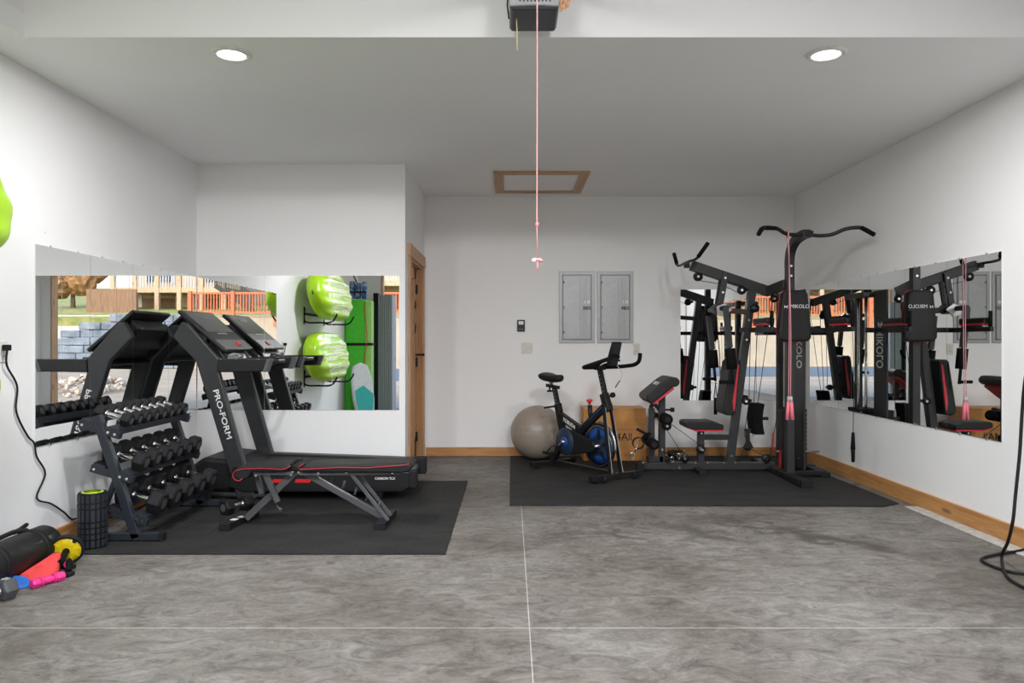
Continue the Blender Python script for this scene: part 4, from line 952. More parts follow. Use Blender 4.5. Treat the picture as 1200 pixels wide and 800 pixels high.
# ------------------------------------------------------------------ home gym
t = thing('home_gym', 'black multi station home gym with weight stack, press arms and pull-up bar', 'home gym', (2.1, 7.3, 0.011))
G = t; YC = 7.3
def gb(p0, p1, w, h, nm, m='frame', up=(0, 0, 1), par=None, bev=0.004): return MB().beam(p0, p1, w, h, up).build(nm, M[m], par or G, bevel=bev)
def bolt(x, y, z, par=None, r=0.011, ax=(0, -1, 0), m='chrome'):
    p = Vector((x, y, z)); return MB().cyl(p, p + Vector(ax) * 0.008, r, seg=10).build('bolt', M[m], par or G)
def pulley(x, z, y=None, r=0.045, w=0.024, axis='Y'):
    y = YC - 0.055 if y is None else y
    pl = MB().lathe([(0.0, -w / 2), (r, -w / 2), (r, -w / 3), (r * 0.86, 0), (r, w / 3), (r, w / 2), (0, w / 2)], (x, y, z), axis, 28).build('pulley', M['black'], G)
    a = Vector((0, -1, 0)) if axis == 'Y' else Vector((-1, 0, 0))
    MB().cyl(Vector((x, y, z)) + a * w / 2, Vector((x, y, z)) + a * (w / 2 + 0.006), 0.012, seg=10).build('bolt', M['chrome'], pl)
    return pl
def gp(px, py, d_=YC): x, _, z = P(px, py, d_); return x, z
# base
base = gb((1.27, YC, 0.065), (2.57, YC, 0.065), 0.075, 0.065, 'base_beam', up=(0, 0, 1))
gb((1.225, YC, 0.055), (1.30, YC, 0.055), 0.085, 0.075, 'base_cap', 'rubberk')
gb((1.80, 7.04, 0.035), (1.80, 7.56, 0.035), 0.06, 0.045, 'cross_foot', 'frame_dk')
for y_ in (7.03, 7.57): MB().box(1.765, 1.835, y_ - 0.02, y_ + 0.02, 0.011, 0.065).build('foot_cap', M['rubberk'], G, bevel=0.005)
gb((2.545, 6.47, 0.045), (2.545, 7.75, 0.045), 0.09, 0.05, 'tower_base', 'frame_dk')
for y_ in (6.45, 7.77): MB().box(2.495, 2.595, y_ - 0.02, y_ + 0.02, 0.011, 0.078).build('foot_cap', M['rubberk'], G, bevel=0.006)
gb((2.5, 7.36, 0.04), (2.98, 7.36, 0.04), 0.06, 0.05, 'stack_base', 'frame_dk'); gb((2.92, 6.95, 0.036), (2.92, 7.75, 0.036), 0.09, 0.045, 'stack_base', 'frame_dk')
gb((2.56, 6.98, 0.05), (2.93, 6.98, 0.05), 0.05, 0.04, 'stack_base', 'frame_dk')
# leaning main post, top beam, tower
(px0, pz0), (px1, pz1) = gp(855, 541), gp(881, 340)
post = gb((px0, YC, 0.09), (px1, YC, pz1), 0.075, 0.072, 'leaning_post', up=(1, 0, 0))
for py in (533, 375, 398):
    f = (540 - py) / 200; x = px0 + (px1 - px0) * f; bolt(x, YC - 0.0375, CZ + (400 - py) / F * YC, post)
(bx0, bz0), (bx1, bz1) = gp(810, 311), gp(902, 342)
top = gb((bx0, YC, bz0), (bx1, YC, bz1), 0.075, 0.095, 'top_beam')
for px, py in ((849, 321.5), (898, 340)): x, z = gp(px, py); bolt(x, YC - 0.0375, z, top, 0.014)
gb((bx1 - 0.02, YC, bz1 + 0.005), (2.55, 6.93, 1.80), 0.07, 0.085, 'link_beam')
TX = 2.566
up = gb((TX, 6.9, 0.05), (TX, 6.9, 1.95), 0.07, 0.07, 'tower_upright', up=(0, 1, 0))
q = MB(); cp = smooth([(TX, 6.9, 1.93), (TX, 6.9, 2.02), (TX, 6.86, 2.11), (TX, 6.76, 2.175), (TX, 6.62, 2.2), (TX, 6.5, 2.205)], 4)
for a, b_ in zip(cp, cp[1:]): q.beam(a, b_ + (b_ - a) * 0.12, 0.068, 0.068, (1, 0, 0) if False else (0, -0.5, 1) if (b_ - a).z < 0.05 else (0, 1, 0.3))
q.build('curved_top', M['frame'], G)
for z in (1.87, 1.96): bolt(TX, 6.865, z, up)
# pull-up bar
pb_ = MB().tube(smooth([(2.07, 6.26, 2.165), (2.145, 6.38, 2.235), (2.28, 6.44, 2.24), (2.37, 6.47, 2.20), (2.45, 6.5, 2.195), (2.566, 6.5, 2.195), (2.68, 6.5, 2.185), (2.78, 6.48, 2.195), (2.88, 6.44, 2.235), (2.985, 6.38, 2.235), (3.055, 6.30, 2.165)], 5), 0.0165, 10).build('pull_up_bar', M['frame_dk'], G)
MB().tube([(2.07, 6.26, 2.165), (2.105, 6.315, 2.20), (2.145, 6.38, 2.232)], 0.0195, 10).build('foam_grip', M['foam'], pb_)
MB().tube([(2.985, 6.38, 2.235), (3.02, 6.34, 2.20), (3.055, 6.30, 2.165)], 0.0195, 10).build('foam_grip', M['foam'], pb_)
MB().tube([(2.17, 6.395, 2.237), (2.28, 6.44, 2.24)], 0.0185, 10).build('foam_grip', M['foam'], pb_)
MB().box(TX - 0.045, TX + 0.045, 6.46, 6.56, 2.17, 2.225).build('bar_clamp', M['frame_dk'], G, bevel=0.006)
# hanging arm and press-arm pivot
(hx0, hz0), (hx1, hz1) = gp(848.5, 320), gp(841.5, 362)
for y_ in (YC - 0.055, YC + 0.055):
    ha = gb((hx0, y_, hz0), (hx1, y_, hz1), 0.012 if y_ > YC else 0.03, 0.055, 'hanging_arm', up=(1, 0, 0))
for z in (0.15, 0.55, 0.9): bolt(hx0 + (hx1 - hx0) * z, YC - 0.07, hz0 + (hz1 - hz0) * z, ha)
MB().cyl((hx1, YC - 0.30, hz1), (hx1, YC + 0.30, hz1), 0.024).build('pivot_tube', M['frame'], G)
MB().lathe([(0.0, -0.10), (0.045, -0.10), (0.05, -0.09), (0.05, 0.09), (0.045, 0.10), (0, 0.10)], (hx1, YC, hz1), 'Y', 24).build('pivot_hub', M['frame_dk'], G)
MB().prism([(hx1 - 0.05, hz1 + 0.02), (hx1 + 0.03, hz1 + 0.05), (hx1 + 0.10, hz1 - 0.01), (hx1 + 0.03, hz1 - 0.08), (hx1 - 0.04, hz1 - 0.06)], 'Y', YC - 0.13, YC - 0.115).build('cam_plate', M['steel'], G, bevel=0.003)
gb((hx1 + 0.02, YC, hz1 - 0.01), (px1 - 0.04, YC, hz1 - 0.03), 0.06, 0.05, 'pivot_bracket')
def gx(px, py, d_): x, _, z = P(px, py, d_); return Vector((x, d_, z))
for d_, s_, ps in ((7.02, -1, [(850.5, 361), (861, 409), (857.5, 432), (859.5, 450)]), (7.58, 1, [(830.5, 370), (834.5, 409), (834, 428), (838.5, 446)])):
    A, B_, C_, D_ = [gx(a, b, d_) for a, b in ps]
    B2 = A.lerp(D_, 0.52)
    arm = gb(A, B2, 0.045, 0.05, 'press_arm', 'frame', up=(1, 0, 0))
    MB().cyl(B2, D_, 0.014).build('press_arm_tube', M['frame_dk'], arm)
    fa, fb = (A.lerp(D_, 0.53), A.lerp(D_, 0.80))
    MB().cyl(fa, fb, 0.048).build('foam_roller_pad', M['foam'], arm)
    MB().cyl(D_ + Vector((0, 0, 0.02)), D_ + Vector((-0.13, -0.02 * s_, 0.02)), 0.016).build('press_grip', M['foam'], arm)
# pulleys and cables
(ax_, az_) = gp(818, 324); pulley(ax_, az_, YC)
gb((ax_ - 0.035, YC, az_ + 0.02), (ax_ + 0.05, YC, az_ + 0.06), 0.04, 0.02, 'pulley_bracket', 'frame_dk')
pl_pts = {'b': (869, 340), 'c': (884.5, 361), 'd': (907, 350), 'e': (874, 470), 'f': (876, 523.5), 'g': (898, 537), 'h': (802.5, 537), 'i': (821, 526), 'j': (781.5, 499)}
PU = {}
for k, (a, b_) in pl_pts.items():
    x, z = gp(a, b_, YC - 0.06); PU[k] = (x, z)
    pulley(x, z, YC - 0.06, 0.036 if k in 'dfe' else 0.042)
for k in 'be': gb((PU[k][0], YC - 0.04, PU[k][1]), (PU[k][0] + 0.06, YC - 0.03, PU[k][1] + 0.005), 0.03, 0.03, 'pulley_bracket', 'frame_dk')
gb((PU['c'][0] - 0.03, YC - 0.04, PU['c'][1]), (PU['c'][0] + 0.03, YC - 0.04, PU['c'][1] + 0.06), 0.03, 0.03, 'pulley_bracket', 'frame_dk')
gb((PU['d'][0], YC - 0.03, PU['d'][1]), (PU['d'][0] - 0.02, YC - 0.03, PU['d'][1] + 0.1), 0.03, 0.03, 'pulley_bracket', 'frame_dk')
yb = YC - 0.06
def cab(pts, r=0.0032, m='rubberk', nm='cable'): return MB().tube(pts, r, 6).build(nm, M[m], G)
X = lambda k, dx, dz: (PU[k][0] + dx, yb, PU[k][1] + dz)
cab([(ax_, YC, az_ + 0.044), X('b', 0, 0.042)]); cab([(ax_ + 0.02, YC, az_ - 0.04), (ax_ + 0.2, yb, az_ - 0.075), X('b', 0, -0.04)])
cab([X('c', -0.036, 0), X('e', 0.03, 0), X('f', -0.03, 0.12), X('f', -0.01, 0.06)]); cab([X('c', 0.036, 0), X('f', 0.045, 0.12)])
cab([X('d', -0.02, -0.03), X('f', 0.055, 0.10)]); cab([X('d', 0.034, 0), (PU['d'][0] + 0.03, yb, 0.55), (2.50, yb, 0.16)])
cab([(px0 + 0.06, yb, 0.11), X('f', -0.03, -0.02)]); cab([X('f', 0.03, -0.02), X('g', -0.03, 0.03)])
cab([X('j', 0.0, -0.04), X('h', -0.02, 0.04)]); cab([X('j', 0.04, 0.02), X('i', -0.01, 0.042)])
# lower travelling pulley bracket
fx_, fz_ = PU['f']
MB().prism([(fx_ - 0.055, fz_ - 0.01), (fx_ + 0.055, fz_ - 0.01), (fx_ + 0.02, fz_ + 0.06), (fx_ - 0.02, fz_ + 0.06)], 'Y', yb - 0.02, yb - 0.014).box(fx_ - 0.018, fx_ + 0.018, yb - 0.02, yb + 0.015, fz_ + 0.05, fz_ + 0.15).box(fx_ - 0.03, fx_ + 0.03, yb - 0.02, yb + 0.015, fz_ + 0.15, fz_ + 0.175).build('travelling_pulley_block', M['frame_dk'], G, bevel=0.003)
# springs
def spring(x, y, z0, z1, r, m, nm='spring'):
    n = 60; MB().tube([(x + math.cos(k * 1.05) * r, y + math.sin(k * 1.05) * r, z0 + (z1 - z0) * k / n) for k in range(n + 1)], 0.0035, 5).build(nm, M[m], G)
x, z = gp(901.5, 505); spring(x, 7.2, z - 0.17, z, 0.012, 'redp'); x, z = gp(914, 548, 7.1); spring(x, 7.1, 0.08, 0.24, 0.013, 'redp')
# curved kick plate
q = MB(); pts = []
cxk, czk = gp(890, 491); 
for k in range(9):
    f = k / 8; zz_ = czk + 0.15 - 0.30 * f; dx = -0.02 * math.sin(PI * f); pts.append((cxk + dx, zz_))
prof = [(x_ - 0.055, z_) for x_, z_ in pts] + [(x_ + 0.05, z_) for x_, z_ in reversed(pts)]
q.prism(prof, 'Y', YC - 0.02, YC + 0.16).build('thigh_pad', M['foam'], G, bevel=0.012)
gb((cxk + 0.04, YC + 0.07, czk), (2.53, YC + 0.07, czk), 0.03, 0.03, 'thigh_pad_arm', 'frame_dk')
# seat
st_ = MB().prism(XZ(YC, (800, 494), (803, 492.5), (832, 492.5), (843.5, 496), (843.5, 501.5), (810, 501.5), (800, 499)), 'Y', 7.16, 7.46).build('seat_pad', M['vinyl'], G, bevel=0.008)
MB().prism(XZ(YC, (801, 499.4), (810, 501.7), (843, 501.7), (842.5, 503.4), (811, 503.4)), 'Y', 7.165, 7.455).build('red_edge', M['red'], st_)
sx = gp(821, 0)[0]
gb((sx, YC, 0.09), (sx, YC, gp(0, 503)[1]), 0.06, 0.06, 'seat_post', up=(0, 1, 0))
gb((sx, YC, gp(0, 512)[1]), (px0 + 0.04, YC, gp(0, 512)[1]), 0.05, 0.05, 'seat_arm')
bolt(sx, YC - 0.03, gp(0, 507)[1]); bolt(sx, YC - 0.075, gp(0, 526)[1])
# backrest
bp = MB().prism([(2.035, 0.66), (2.10, 1.08), (2.125, 1.10), (2.20, 1.09), (2.145, 0.60), (2.13, 0.565), (2.06, 0.565), (2.035, 0.59)], 'Y', 7.15, 7.45).build('backrest_pad', M['vinyl'], G, bevel=0.018)
MB().prism([(2.116, 0.70), (2.165, 1.05), (2.179, 1.05), (2.138, 0.63), (2.126, 0.60)], 'Y', 7.1455, 7.1505).build('red_edge', M['red'], bp)
MB().prism([(2.116, 0.70), (2.165, 1.05), (2.179, 1.05), (2.138, 0.63), (2.126, 0.60)], 'Y', 7.4495, 7.4545).build('red_edge', M['red'], bp)
gb((2.12, YC, 0.85), (2.24, YC, 0.85), 0.05, 0.05, 'backrest_bracket', 'frame_dk'); gb((2.13, YC, 0.68), (2.2, YC, 0.68), 0.05, 0.05, 'backrest_bracket', 'frame_dk')
# preacher curl and leg developer
ppx = gp(775.5, 0)[0]
gb((ppx, YC, 0.09), (ppx, YC, gp(0, 456)[1]), 0.06, 0.06, 'curl_post', up=(0, 1, 0))
p2x = gp(763.5, 0)[0]
lv = gb((p2x, YC, 0.1), (p2x, YC, gp(0, 478)[1]), 0.055, 0.055, 'leg_lever', up=(0, 1, 0))
MB().tube(smooth([(p2x - 0.01, YC, gp(0, 478)[1]), (p2x + 0.02, YC, gp(0, 473)[1]), (ppx - 0.02, YC, gp(0, 480)[1])], 4), 0.02, 8).build('lever_pivot', M['frame'], G)
gb((p2x - 0.03, YC, 0.13), (ppx + 0.01, YC, 0.13), 0.06, 0.06, 'lever_base')
for z in (gp(0, 482)[1], gp(0, 490)[1]): bolt(p2x + 0.045, YC - 0.03, z, m='chrome', r=0.013)
cp_ = Vector(gx(771.5, 456, YC)); sd = Vector((math.cos(math.radians(39)), 0, math.sin(math.radians(39)))); sn = Vector((-sd.z, 0, sd.x))
q = MB(); prof = [(-0.165, -0.035), (-0.17, 0.03), (-0.15, 0.058), (0.08, 0.06), (0.14, 0.05), (0.185, 0.01), (0.185, -0.03), (0.16, -0.055), (0.12, -0.05), (0.10, -0.035)]
q.prism([((cp_ + sd * a + sn * b_).x, (cp_ + sd * a + sn * b_).z) for a, b_ in prof], 'Y', YC - 0.22, YC + 0.22)
cpad = q.build('curl_pad', M['vinyl'], G, bevel=0.014)
q = MB(); q.prism([((cp_ + sd * a + sn * b_).x, (cp_ + sd * a + sn * b_).z) for a, b_ in [(-0.155, -0.036), (0.10, -0.036), (0.095, -0.058), (-0.135, -0.055)]], 'Y', YC - 0.21, YC + 0.21).build('red_edge', M['red'], cpad, bevel=0.004)
text('MIKOLO', 0.06, 'pad_lettering', M['lettering'], cpad, basis((0, -1, 0), sd, cp_ + sn * 0.0615 + sd * 0.02), depth=0.001)
MB().cyl((ppx + 0.03, YC, gp(0, 480)[1]), (ppx + 0.1, YC, gp(0, 480)[1]), 0.01).cyl((ppx + 0.085, YC, gp(0, 480)[1]), (ppx + 0.12, YC, gp(0, 480)[1]), 0.022).build('lock_knob', M['rubberk'], G)
def rollers(px, py, d_, r):
    x, z = gp(px, py, d_)
    MB().cyl((x, d_, z), (x, 2 * YC - d_, z), 0.012).build('roller_rod', M['frame_dk'], G)
    for a, b_ in ((d_, d_ + 0.17), (2 * YC - d_ - 0.17, 2 * YC - d_)):
        ro = MB().lathe([(0.0, 0), (r * 0.92, 0), (r, 0.008), (r, b_ - a - 0.008), (r * 0.92, b_ - a), (0, b_ - a)], (x, a, z), 'Y', 24).build('foam_roller_pad', M['foam'], G)
        MB().cyl((x, a - 0.004, z), (x, a, z), r * 0.5, seg=16).build('end_cap', M['rubberk'], ro)
rollers(782.5, 491.5, 7.08, 0.052); rollers(767, 521, 7.08, 0.05)
gb((p2x - 0.05, YC, gp(0, 521)[1]), (p2x + 0.03, YC, gp(0, 521)[1]), 0.03, 0.03, 'roller_bracket', 'frame_dk')
for px, py in ((753, 541), (775, 526), (795, 547), (814, 541), (828, 541), (847, 541), (860, 541), (896, 547)):
    x, z = gp(px, py); bolt(x, YC - 0.038, max(z, 0.05), r=0.012)
# dip station: pad, arms, grips
DXc = 2.573
dp = MB().prism([(DXc - 0.09, 1.735), (DXc + 0.09, 1.735), (DXc + 0.115, 1.70), (DXc + 0.15, 1.36), (DXc + 0.145, 1.30), (DXc + 0.12, 1.27), (DXc - 0.12, 1.27), (DXc - 0.145, 1.30), (DXc - 0.15, 1.36), (DXc - 0.115, 1.70)], 'Y', 6.77, 6.845).build('back_pad', M['vinyl'], G, bevel=0.02)
MB().tube([(DXc - 0.09, 6.845, 1.735), (DXc + 0.09, 6.845, 1.735), (DXc + 0.117, 6.845, 1.70), (DXc + 0.152, 6.845, 1.36), (DXc + 0.12, 6.845, 1.268), (DXc - 0.12, 6.845, 1.268), (DXc - 0.152, 6.845, 1.36), (DXc - 0.117, 6.845, 1.70)], 0.003, 6, closed=True).build('piping', M['red'], dp)
q = MB().box(DXc - 0.115, DXc + 0.115, 6.845, 6.853, 1.29, 1.71)
for k in range(11): q.box(DXc - 0.112, DXc + 0.112, 6.853, 6.859, 1.31 + k * 0.036, 1.332 + k * 0.036)
q.build('ribbed_backing', M['midgrey'], dp)
text('MIKOLO', 0.048, 'pad_lettering', M['lettering'], dp, basis((1, 0, 0), (0, 0, 1), (DXc + 0.035, 6.768, 1.585)), wide=0.95, bold=0.0, depth=0.0015)
MB().prism([(DXc - 0.088 + a, 1.585 + b_) for a, b_ in ((-0.012, -0.016), (0.0, -0.002), (0.012, -0.016), (0.016, 0.012), (0.0, 0.0), (-0.016, 0.012))], 'Y', 6.7665, 6.7695).build('pad_emblem', M['lettering'], dp)
gb((2.12, 6.93, 1.375), (3.0, 6.93, 1.375), 0.04, 0.045, 'dip_crossbar', 'frame_dk')
for xx in (2.215, 2.90):
    gb((xx, 6.95, 1.375), (xx, 6.34, 1.375), 0.035, 0.04, 'dip_arm', 'frame_dk')
    ar = MB().box(xx - 0.038, xx + 0.038, 6.39, 6.755, 1.42, 1.475).build('armrest_pad', M['vinyl'], G, bevel=0.014)
    MB().box(xx - 0.036, xx + 0.036, 6.40, 6.745, 1.41, 1.43).build('red_edge', M['red'], ar, bevel=0.004)
    MB().box(xx - 0.02, xx + 0.02, 6.5, 6.7, 1.39, 1.42).build('armrest_bracket', M['frame_dk'], G)
    MB().cyl((xx, 6.36, 1.37), (xx, 6.36, 1.53), 0.016).build('dip_grip', M['foam'], G)
# lat bar parked on the top beam
lb_ = MB().tube(smooth([(1.80, 6.84, 2.16), (1.735, 6.97, 2.045), (1.70, 7.1, 2.03), (1.695, 7.3, 2.03), (1.70, 7.5, 2.03), (1.69, 7.62, 2.05), (1.68, 7.7, 2.16)], 4), 0.013, 10).build('lat_bar', M['frame_dk'], G)
MB().cyl((1.80, 6.84, 2.165), (1.741, 6.955, 2.055), 0.019).build('foam_grip', M['foam'], lb_)
MB().cyl((1.69, 7.625, 2.06), (1.68, 7.705, 2.17), 0.019).build('foam_grip', M['foam'], lb_)
MB().box(1.69, 1.74, YC - 0.03, YC + 0.03, 1.985, 2.035).build('bar_hook', M['frame_dk'], G, bevel=0.004)
# weight stack
SX0, SX1, SY0, SY1 = 2.70, 2.885, 7.30, 7.56
for k in range(13):
    z = 0.085 + k * 0.041
    MB().box(SX0, SX1, SY0, SY1, z, z + 0.037).build('weight_plate', M['rubberk'], G, bevel=0.004)
for y_ in (7.35, 7.51): MB().cyl((2.80, y_, 0.05), (2.80, y_, 1.72), 0.0125).build('guide_rod', M['chrome'], G)
MB().box(2.74, 2.86, 7.28, 7.68, 1.70, 1.75).build('stack_top', M['frame'], G, bevel=0.004)
MB().cyl((2.57, 7.27, 0.205), (2.99, 7.27, 0.205), 0.011).build('selector_bar', M['chrome'], G)
MB().box(2.60, 2.66, 7.2, 7.28, 0.08, 0.61).build('stack_guard', M['black'], G, bevel=0.004)
cab([(2.80, 7.43, 0.62), (2.80, 7.43, 1.70)])
sh = MB().box(2.745, 2.765, 7.02, 7.27, 0.07, 1.76).build('shroud', M['frame'], G, bevel=0.006)
sh2 = MB().box(2.715, 2.765, 7.60, 7.68, 0.07, 1.76).build('rear_shroud', M['frame_dk'], G, bevel=0.006)
for z in (0.16, 1.70): bolt(2.7455, 7.14, z, sh, ax=(-1, 0, 0))
# lettering down the shroud, on both faces
for xa_, s_ in ((2.7435, -1), (2.7665, 1)):
    text('MIKOLO', 0.18, 'shroud_lettering', M['lettering'], sh, basis((0, 0, -1), (0, -s_, 0) if False else Vector((s_, 0, 0)).cross(Vector((0, 0, -1))), (xa_, 7.14, 1.205)), depth=0.0015, wide=0.56, bold=0.002)
    q = MB()
    for dz, dy in ((-0.055, 0.0), (0.0, 0.03), (0.0, -0.03)): q.box(xa_ - 0.001, xa_ + 0.001, 7.14 + dy - 0.007, 7.14 + dy + 0.007, 1.435 + dz * 0.3 - 0.022, 1.435 + dz * 0.3 + 0.022)
    q.box(xa_ - 0.001, xa_ + 0.001, 7.09, 7.19, 1.430, 1.440).build('shroud_emblem', M['lettering'], sh)
# coiled straps on the base
t = thing('strap_pile', 'tangle of black straps and carabiners on the gym base beam', 'straps', (1.62, 7.22, 0.1))
random.seed(11)
for k in range(5):
    pts = [(1.60 + random.uniform(-0.10, 0.10), 7.3 + random.uniform(-0.10, 0.03), 0.112 + random.uniform(0.0, 0.11)) for _ in range(6)]
    MB().tube(smooth(pts, 5), 0.008, 6).build('strap', M['rubberk'], t)
for k in range(3):
    x_, z_ = 1.55 + 0.06 * k, 0.14 + 0.03 * k
    MB().tube([(x_ + math.cos(a) * 0.014, 7.19, z_ + math.sin(a) * 0.026) for a in [PI * 2 * i / 12 for i in range(12)]], 0.003, 6, closed=True).build('carabiner', M['chrome'], t)
t = thing('ankle_strap', 'black ankle strap with chrome clip hooked on the leg roller', 'strap', (1.26, 7.15, 0.2))
ctr = gx(748, 519, 7.12)
MB().lathe([(0.05, -0.03), (0.056, -0.03), (0.056, 0.03), (0.05, 0.03), (0.05, -0.03)], ctr, 'Y', 24).build('cuff', M['rubberk'], t)
MB().tube(smooth([gx(746, 502, 7.1), gx(751, 505, 7.1), gx(757, 508, 7.12), gx(762, 508, 7.2)], 4), 0.014, 6).build('webbing', M['rubberk'], t)
a0 = gx(750, 515, 7.05); a1 = gx(741, 534, 7.02)
MB().tube([a0, a0.lerp(a1, .5), a1 + Vector((0.02, 0, 0.03))], 0.006, 6).tube([a1.lerp(a0, .0) + Vector((math.cos(q) * 0.022, 0, math.sin(q) * 0.03)) for q in [PI * 2 * i / 14 for i in range(14)]], 0.0045, 6, closed=True).build('clip', M['chrome'], t)
# hanging stirrup handle from the press arm
t = thing('stirrup_handle', 'black stirrup handle hanging on a strap from the far press arm', 'handle', (1.98, 7.5, 0.55))
hp_ = gx(838.5, 446, 7.5)
MB().tube([hp_, hp_ + Vector((0, 0, -0.03))], 0.007, 6).build('swivel', M['chrome'], t)
MB().tube([hp_ + Vector((0, 0, -0.03)), gx(836.5, 467, 7.5)], 0.004, 6).tube([hp_ + Vector((0, 0, -0.03)), gx(840.5, 467, 7.5)], 0.004, 6).build('webbing', M['rubberk'], t)
MB().cyl(gx(838.5, 466, 7.5), gx(838.5, 485.5, 7.5), 0.017).build('grip', M['foam'], t)
# jump rope over the pull-up bar
t = thing('jump_rope', 'pink jump rope with pink handles hanging over the pull-up bar', 'jump rope', (2.39, 6.45, 0.6))
xj, yj = 2.39, 6.455
zt_ = 2.215
MB().tube(smooth([(xj - 0.008, yj - 0.03, 0.80), (xj - 0.002, yj - 0.03, 1.5), (xj - 0.006, yj - 0.028, 2.15), (xj - 0.004, yj + 0.012, zt_ + 0.012), (xj + 0.002, yj + 0.045, 2.15), (xj + 0.004, yj - 0.0, 2.0), (xj + 0.012, yj - 0.025, 1.4), (xj + 0.008, yj - 0.03, 0.80)], 8), 0.0034, 6).build('cord', M['ropepink'], t)
MB().tube([(xj + 0.0 + math.cos(a) * 0.006, yj + 0.015 + math.cos(a) * 0.035, 2.20 + math.sin(a) * 0.035) for a in [2 * PI * i / 16 for i in range(16)]], 0.006, 6, closed=True).build('loop', M['ropepink'], t)
for dx, dy in ((-0.014, 0), (0.014, -0.01)):
    MB().cyl((xj + dx * .6, yj - 0.03 + dy, 0.80), (xj + dx * .8, yj - 0.03 + dy, 0.755), 0.011).build('ferrule', M['lightgrey'], t)
    MB().cyl((xj + dx * .8, yj - 0.03 + dy, 0.755), (xj + dx * 1.5, yj - 0.03 + dy, 0.60), 0.0125, 0.016).build('handle', M['gripik'], t)
# handle hanging near the right wall from the right dip arm
t = thing('cable_handle', 'black handle hanging on a thin cord near the right wall mirrors', 'handle', (2.92, 6.40, 0.25))
hx_, hy_ = (1000 - CX) / F * 6.36, 6.36
MB().tube([(2.90, hy_, 1.35), (hx_, hy_, 1.2), (hx_ + 0.003, hy_, 0.8), (hx_ - 0.002, hy_, 0.49)], 0.003, 6).build('cord', M['rubberk'], t)
MB().cyl((hx_ - 0.002, hy_, 0.50), (hx_ - 0.004, hy_, 0.36), 0.012, 0.02).cyl((hx_ - 0.004, hy_, 0.37), (hx_ - 0.002, hy_, 0.25), 0.018, 0.014).build('grip', M['foam'], t)
# ------------------------------------------------------------------ stored things along the left wall beside the camera (seen in the mirrors)
def kayak(cy, cz, L, Bm, lab):
    """hull lying on its side on wall hooks, bottom facing the room; origin at its middle"""
    cx = LW + (0.25 if cz > 1.5 else 0.20)
    t = thing('kayak', lab, 'kayak', (cx, cy, cz), 'kayaks hung on the left wall', local=True)
    q = MB(); n, s = 30, 48; vs = []
    for i in range(n + 1):
        f = i / n; y = -L / 2 + L * f
        w = (1 - abs(2 * f - 1) ** 4.0) ** 0.55 if 0 < f < 1 else 0.03
        w = max(w, 0.05)
        for j in range(s):
            a = 2 * PI * j / s; ca, sa = math.cos(a), math.sin(a)
            u = (abs(sa) ** 0.8) * (1 if sa >= 0 else -1) * Bm / 2 * w
            d = (abs(ca) ** 0.75) * (1 if ca >= 0 else -1) * (0.19 if ca > 0 else 0.12) * (0.35 + 0.65 * w)
            if ca > 0.35: d += 0.016 * w * math.cos(u / (Bm / 2) * PI * 4.5)
            vs.append((d, y, u))
    fs = [(i * s + j, i * s + (j + 1) % s, (i + 1) * s + (j + 1) % s, (i + 1) * s + j) for i in range(n) for j in range(s)] + [tuple(range(s)), tuple(range(n * s, (n + 1) * s))]
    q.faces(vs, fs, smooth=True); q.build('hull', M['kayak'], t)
    MB().tube([(-0.0, L / 2 - 0.03, -0.04), (0.02, L / 2 + 0.03, 0.0), (0.0, L / 2 - 0.03, 0.04)], 0.008, 6).build('carry_loop', M['rubberk'], t)
    t.rotation_euler = (0, math.radians(-10), 0)
    return t
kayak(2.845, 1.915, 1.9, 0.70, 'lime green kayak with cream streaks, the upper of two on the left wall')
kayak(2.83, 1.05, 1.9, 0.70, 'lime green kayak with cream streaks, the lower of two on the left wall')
for zc, nm in ((1.55, 'upper'), (0.68, 'lower')):
    t = thing('wall_hook', f'black steel wall hooks under the {nm} kayak', 'wall rack', (LW, 2.7, zc - 0.02))
    for y_ in (2.15, 3.25):
        MB().tube(smooth([(LW + 0.01, y_, zc + 0.18), (LW + 0.012, y_, zc), (LW + 0.2, y_, zc - 0.02), (LW + 0.38, y_, zc - 0.01), (LW + 0.46, y_, zc + 0.10)], 5), 0.012, 8).build('hook_arm', M['rubberk'], t)
        MB().box(LW, LW + 0.008, y_ - 0.025, y_ + 0.025, zc - 0.04, zc + 0.2).build('wall_plate', M['rubberk'], t)
    MB().beam((LW + 0.016, 2.15, zc + 0.1), (LW + 0.016, 3.25, zc + 0.1), 0.02, 0.03).build('wall_rail', M['rubberk'], t)
# tall green board with strap
t = thing('paddle_board', 'tall bright green board with black strap standing by the left wall', 'board', (-2.6, 0.55, 0))
MB().prism([(-2.84, 0.50), (-2.84, 0.74), (-2.52, 0.74), (-2.46, 0.68), (-2.46, 0.50)], 'Z', 0, 1.99).build('board_body', M['limeboard'], t, bevel=0.02)
MB().prism([(0.742, 0.0), (0.742, 1.98), (0.742, 1.98), (0.742, 0.0)], 'X', -2.55, -2.50) if False else None
MB().box(-2.50, -2.38, 0.52, 0.735, 0.0, 1.97).build('side_flange', M['palelime'], t, bevel=0.02)
MB().tube(smooth([(-2.50, 0.745, 0.02), (-2.50, 0.745, 0.9), (-2.46, 0.742, 1.3), (-2.49, 0.742, 1.75), (-2.49, 0.742, 1.96)], 5), 0.009, 6).build('orange_seam', M['orange'], t)
MB().box(-2.848, -2.372, 0.49, 0.75, 1.20, 1.245).build('strap', M['rubberk'], t)
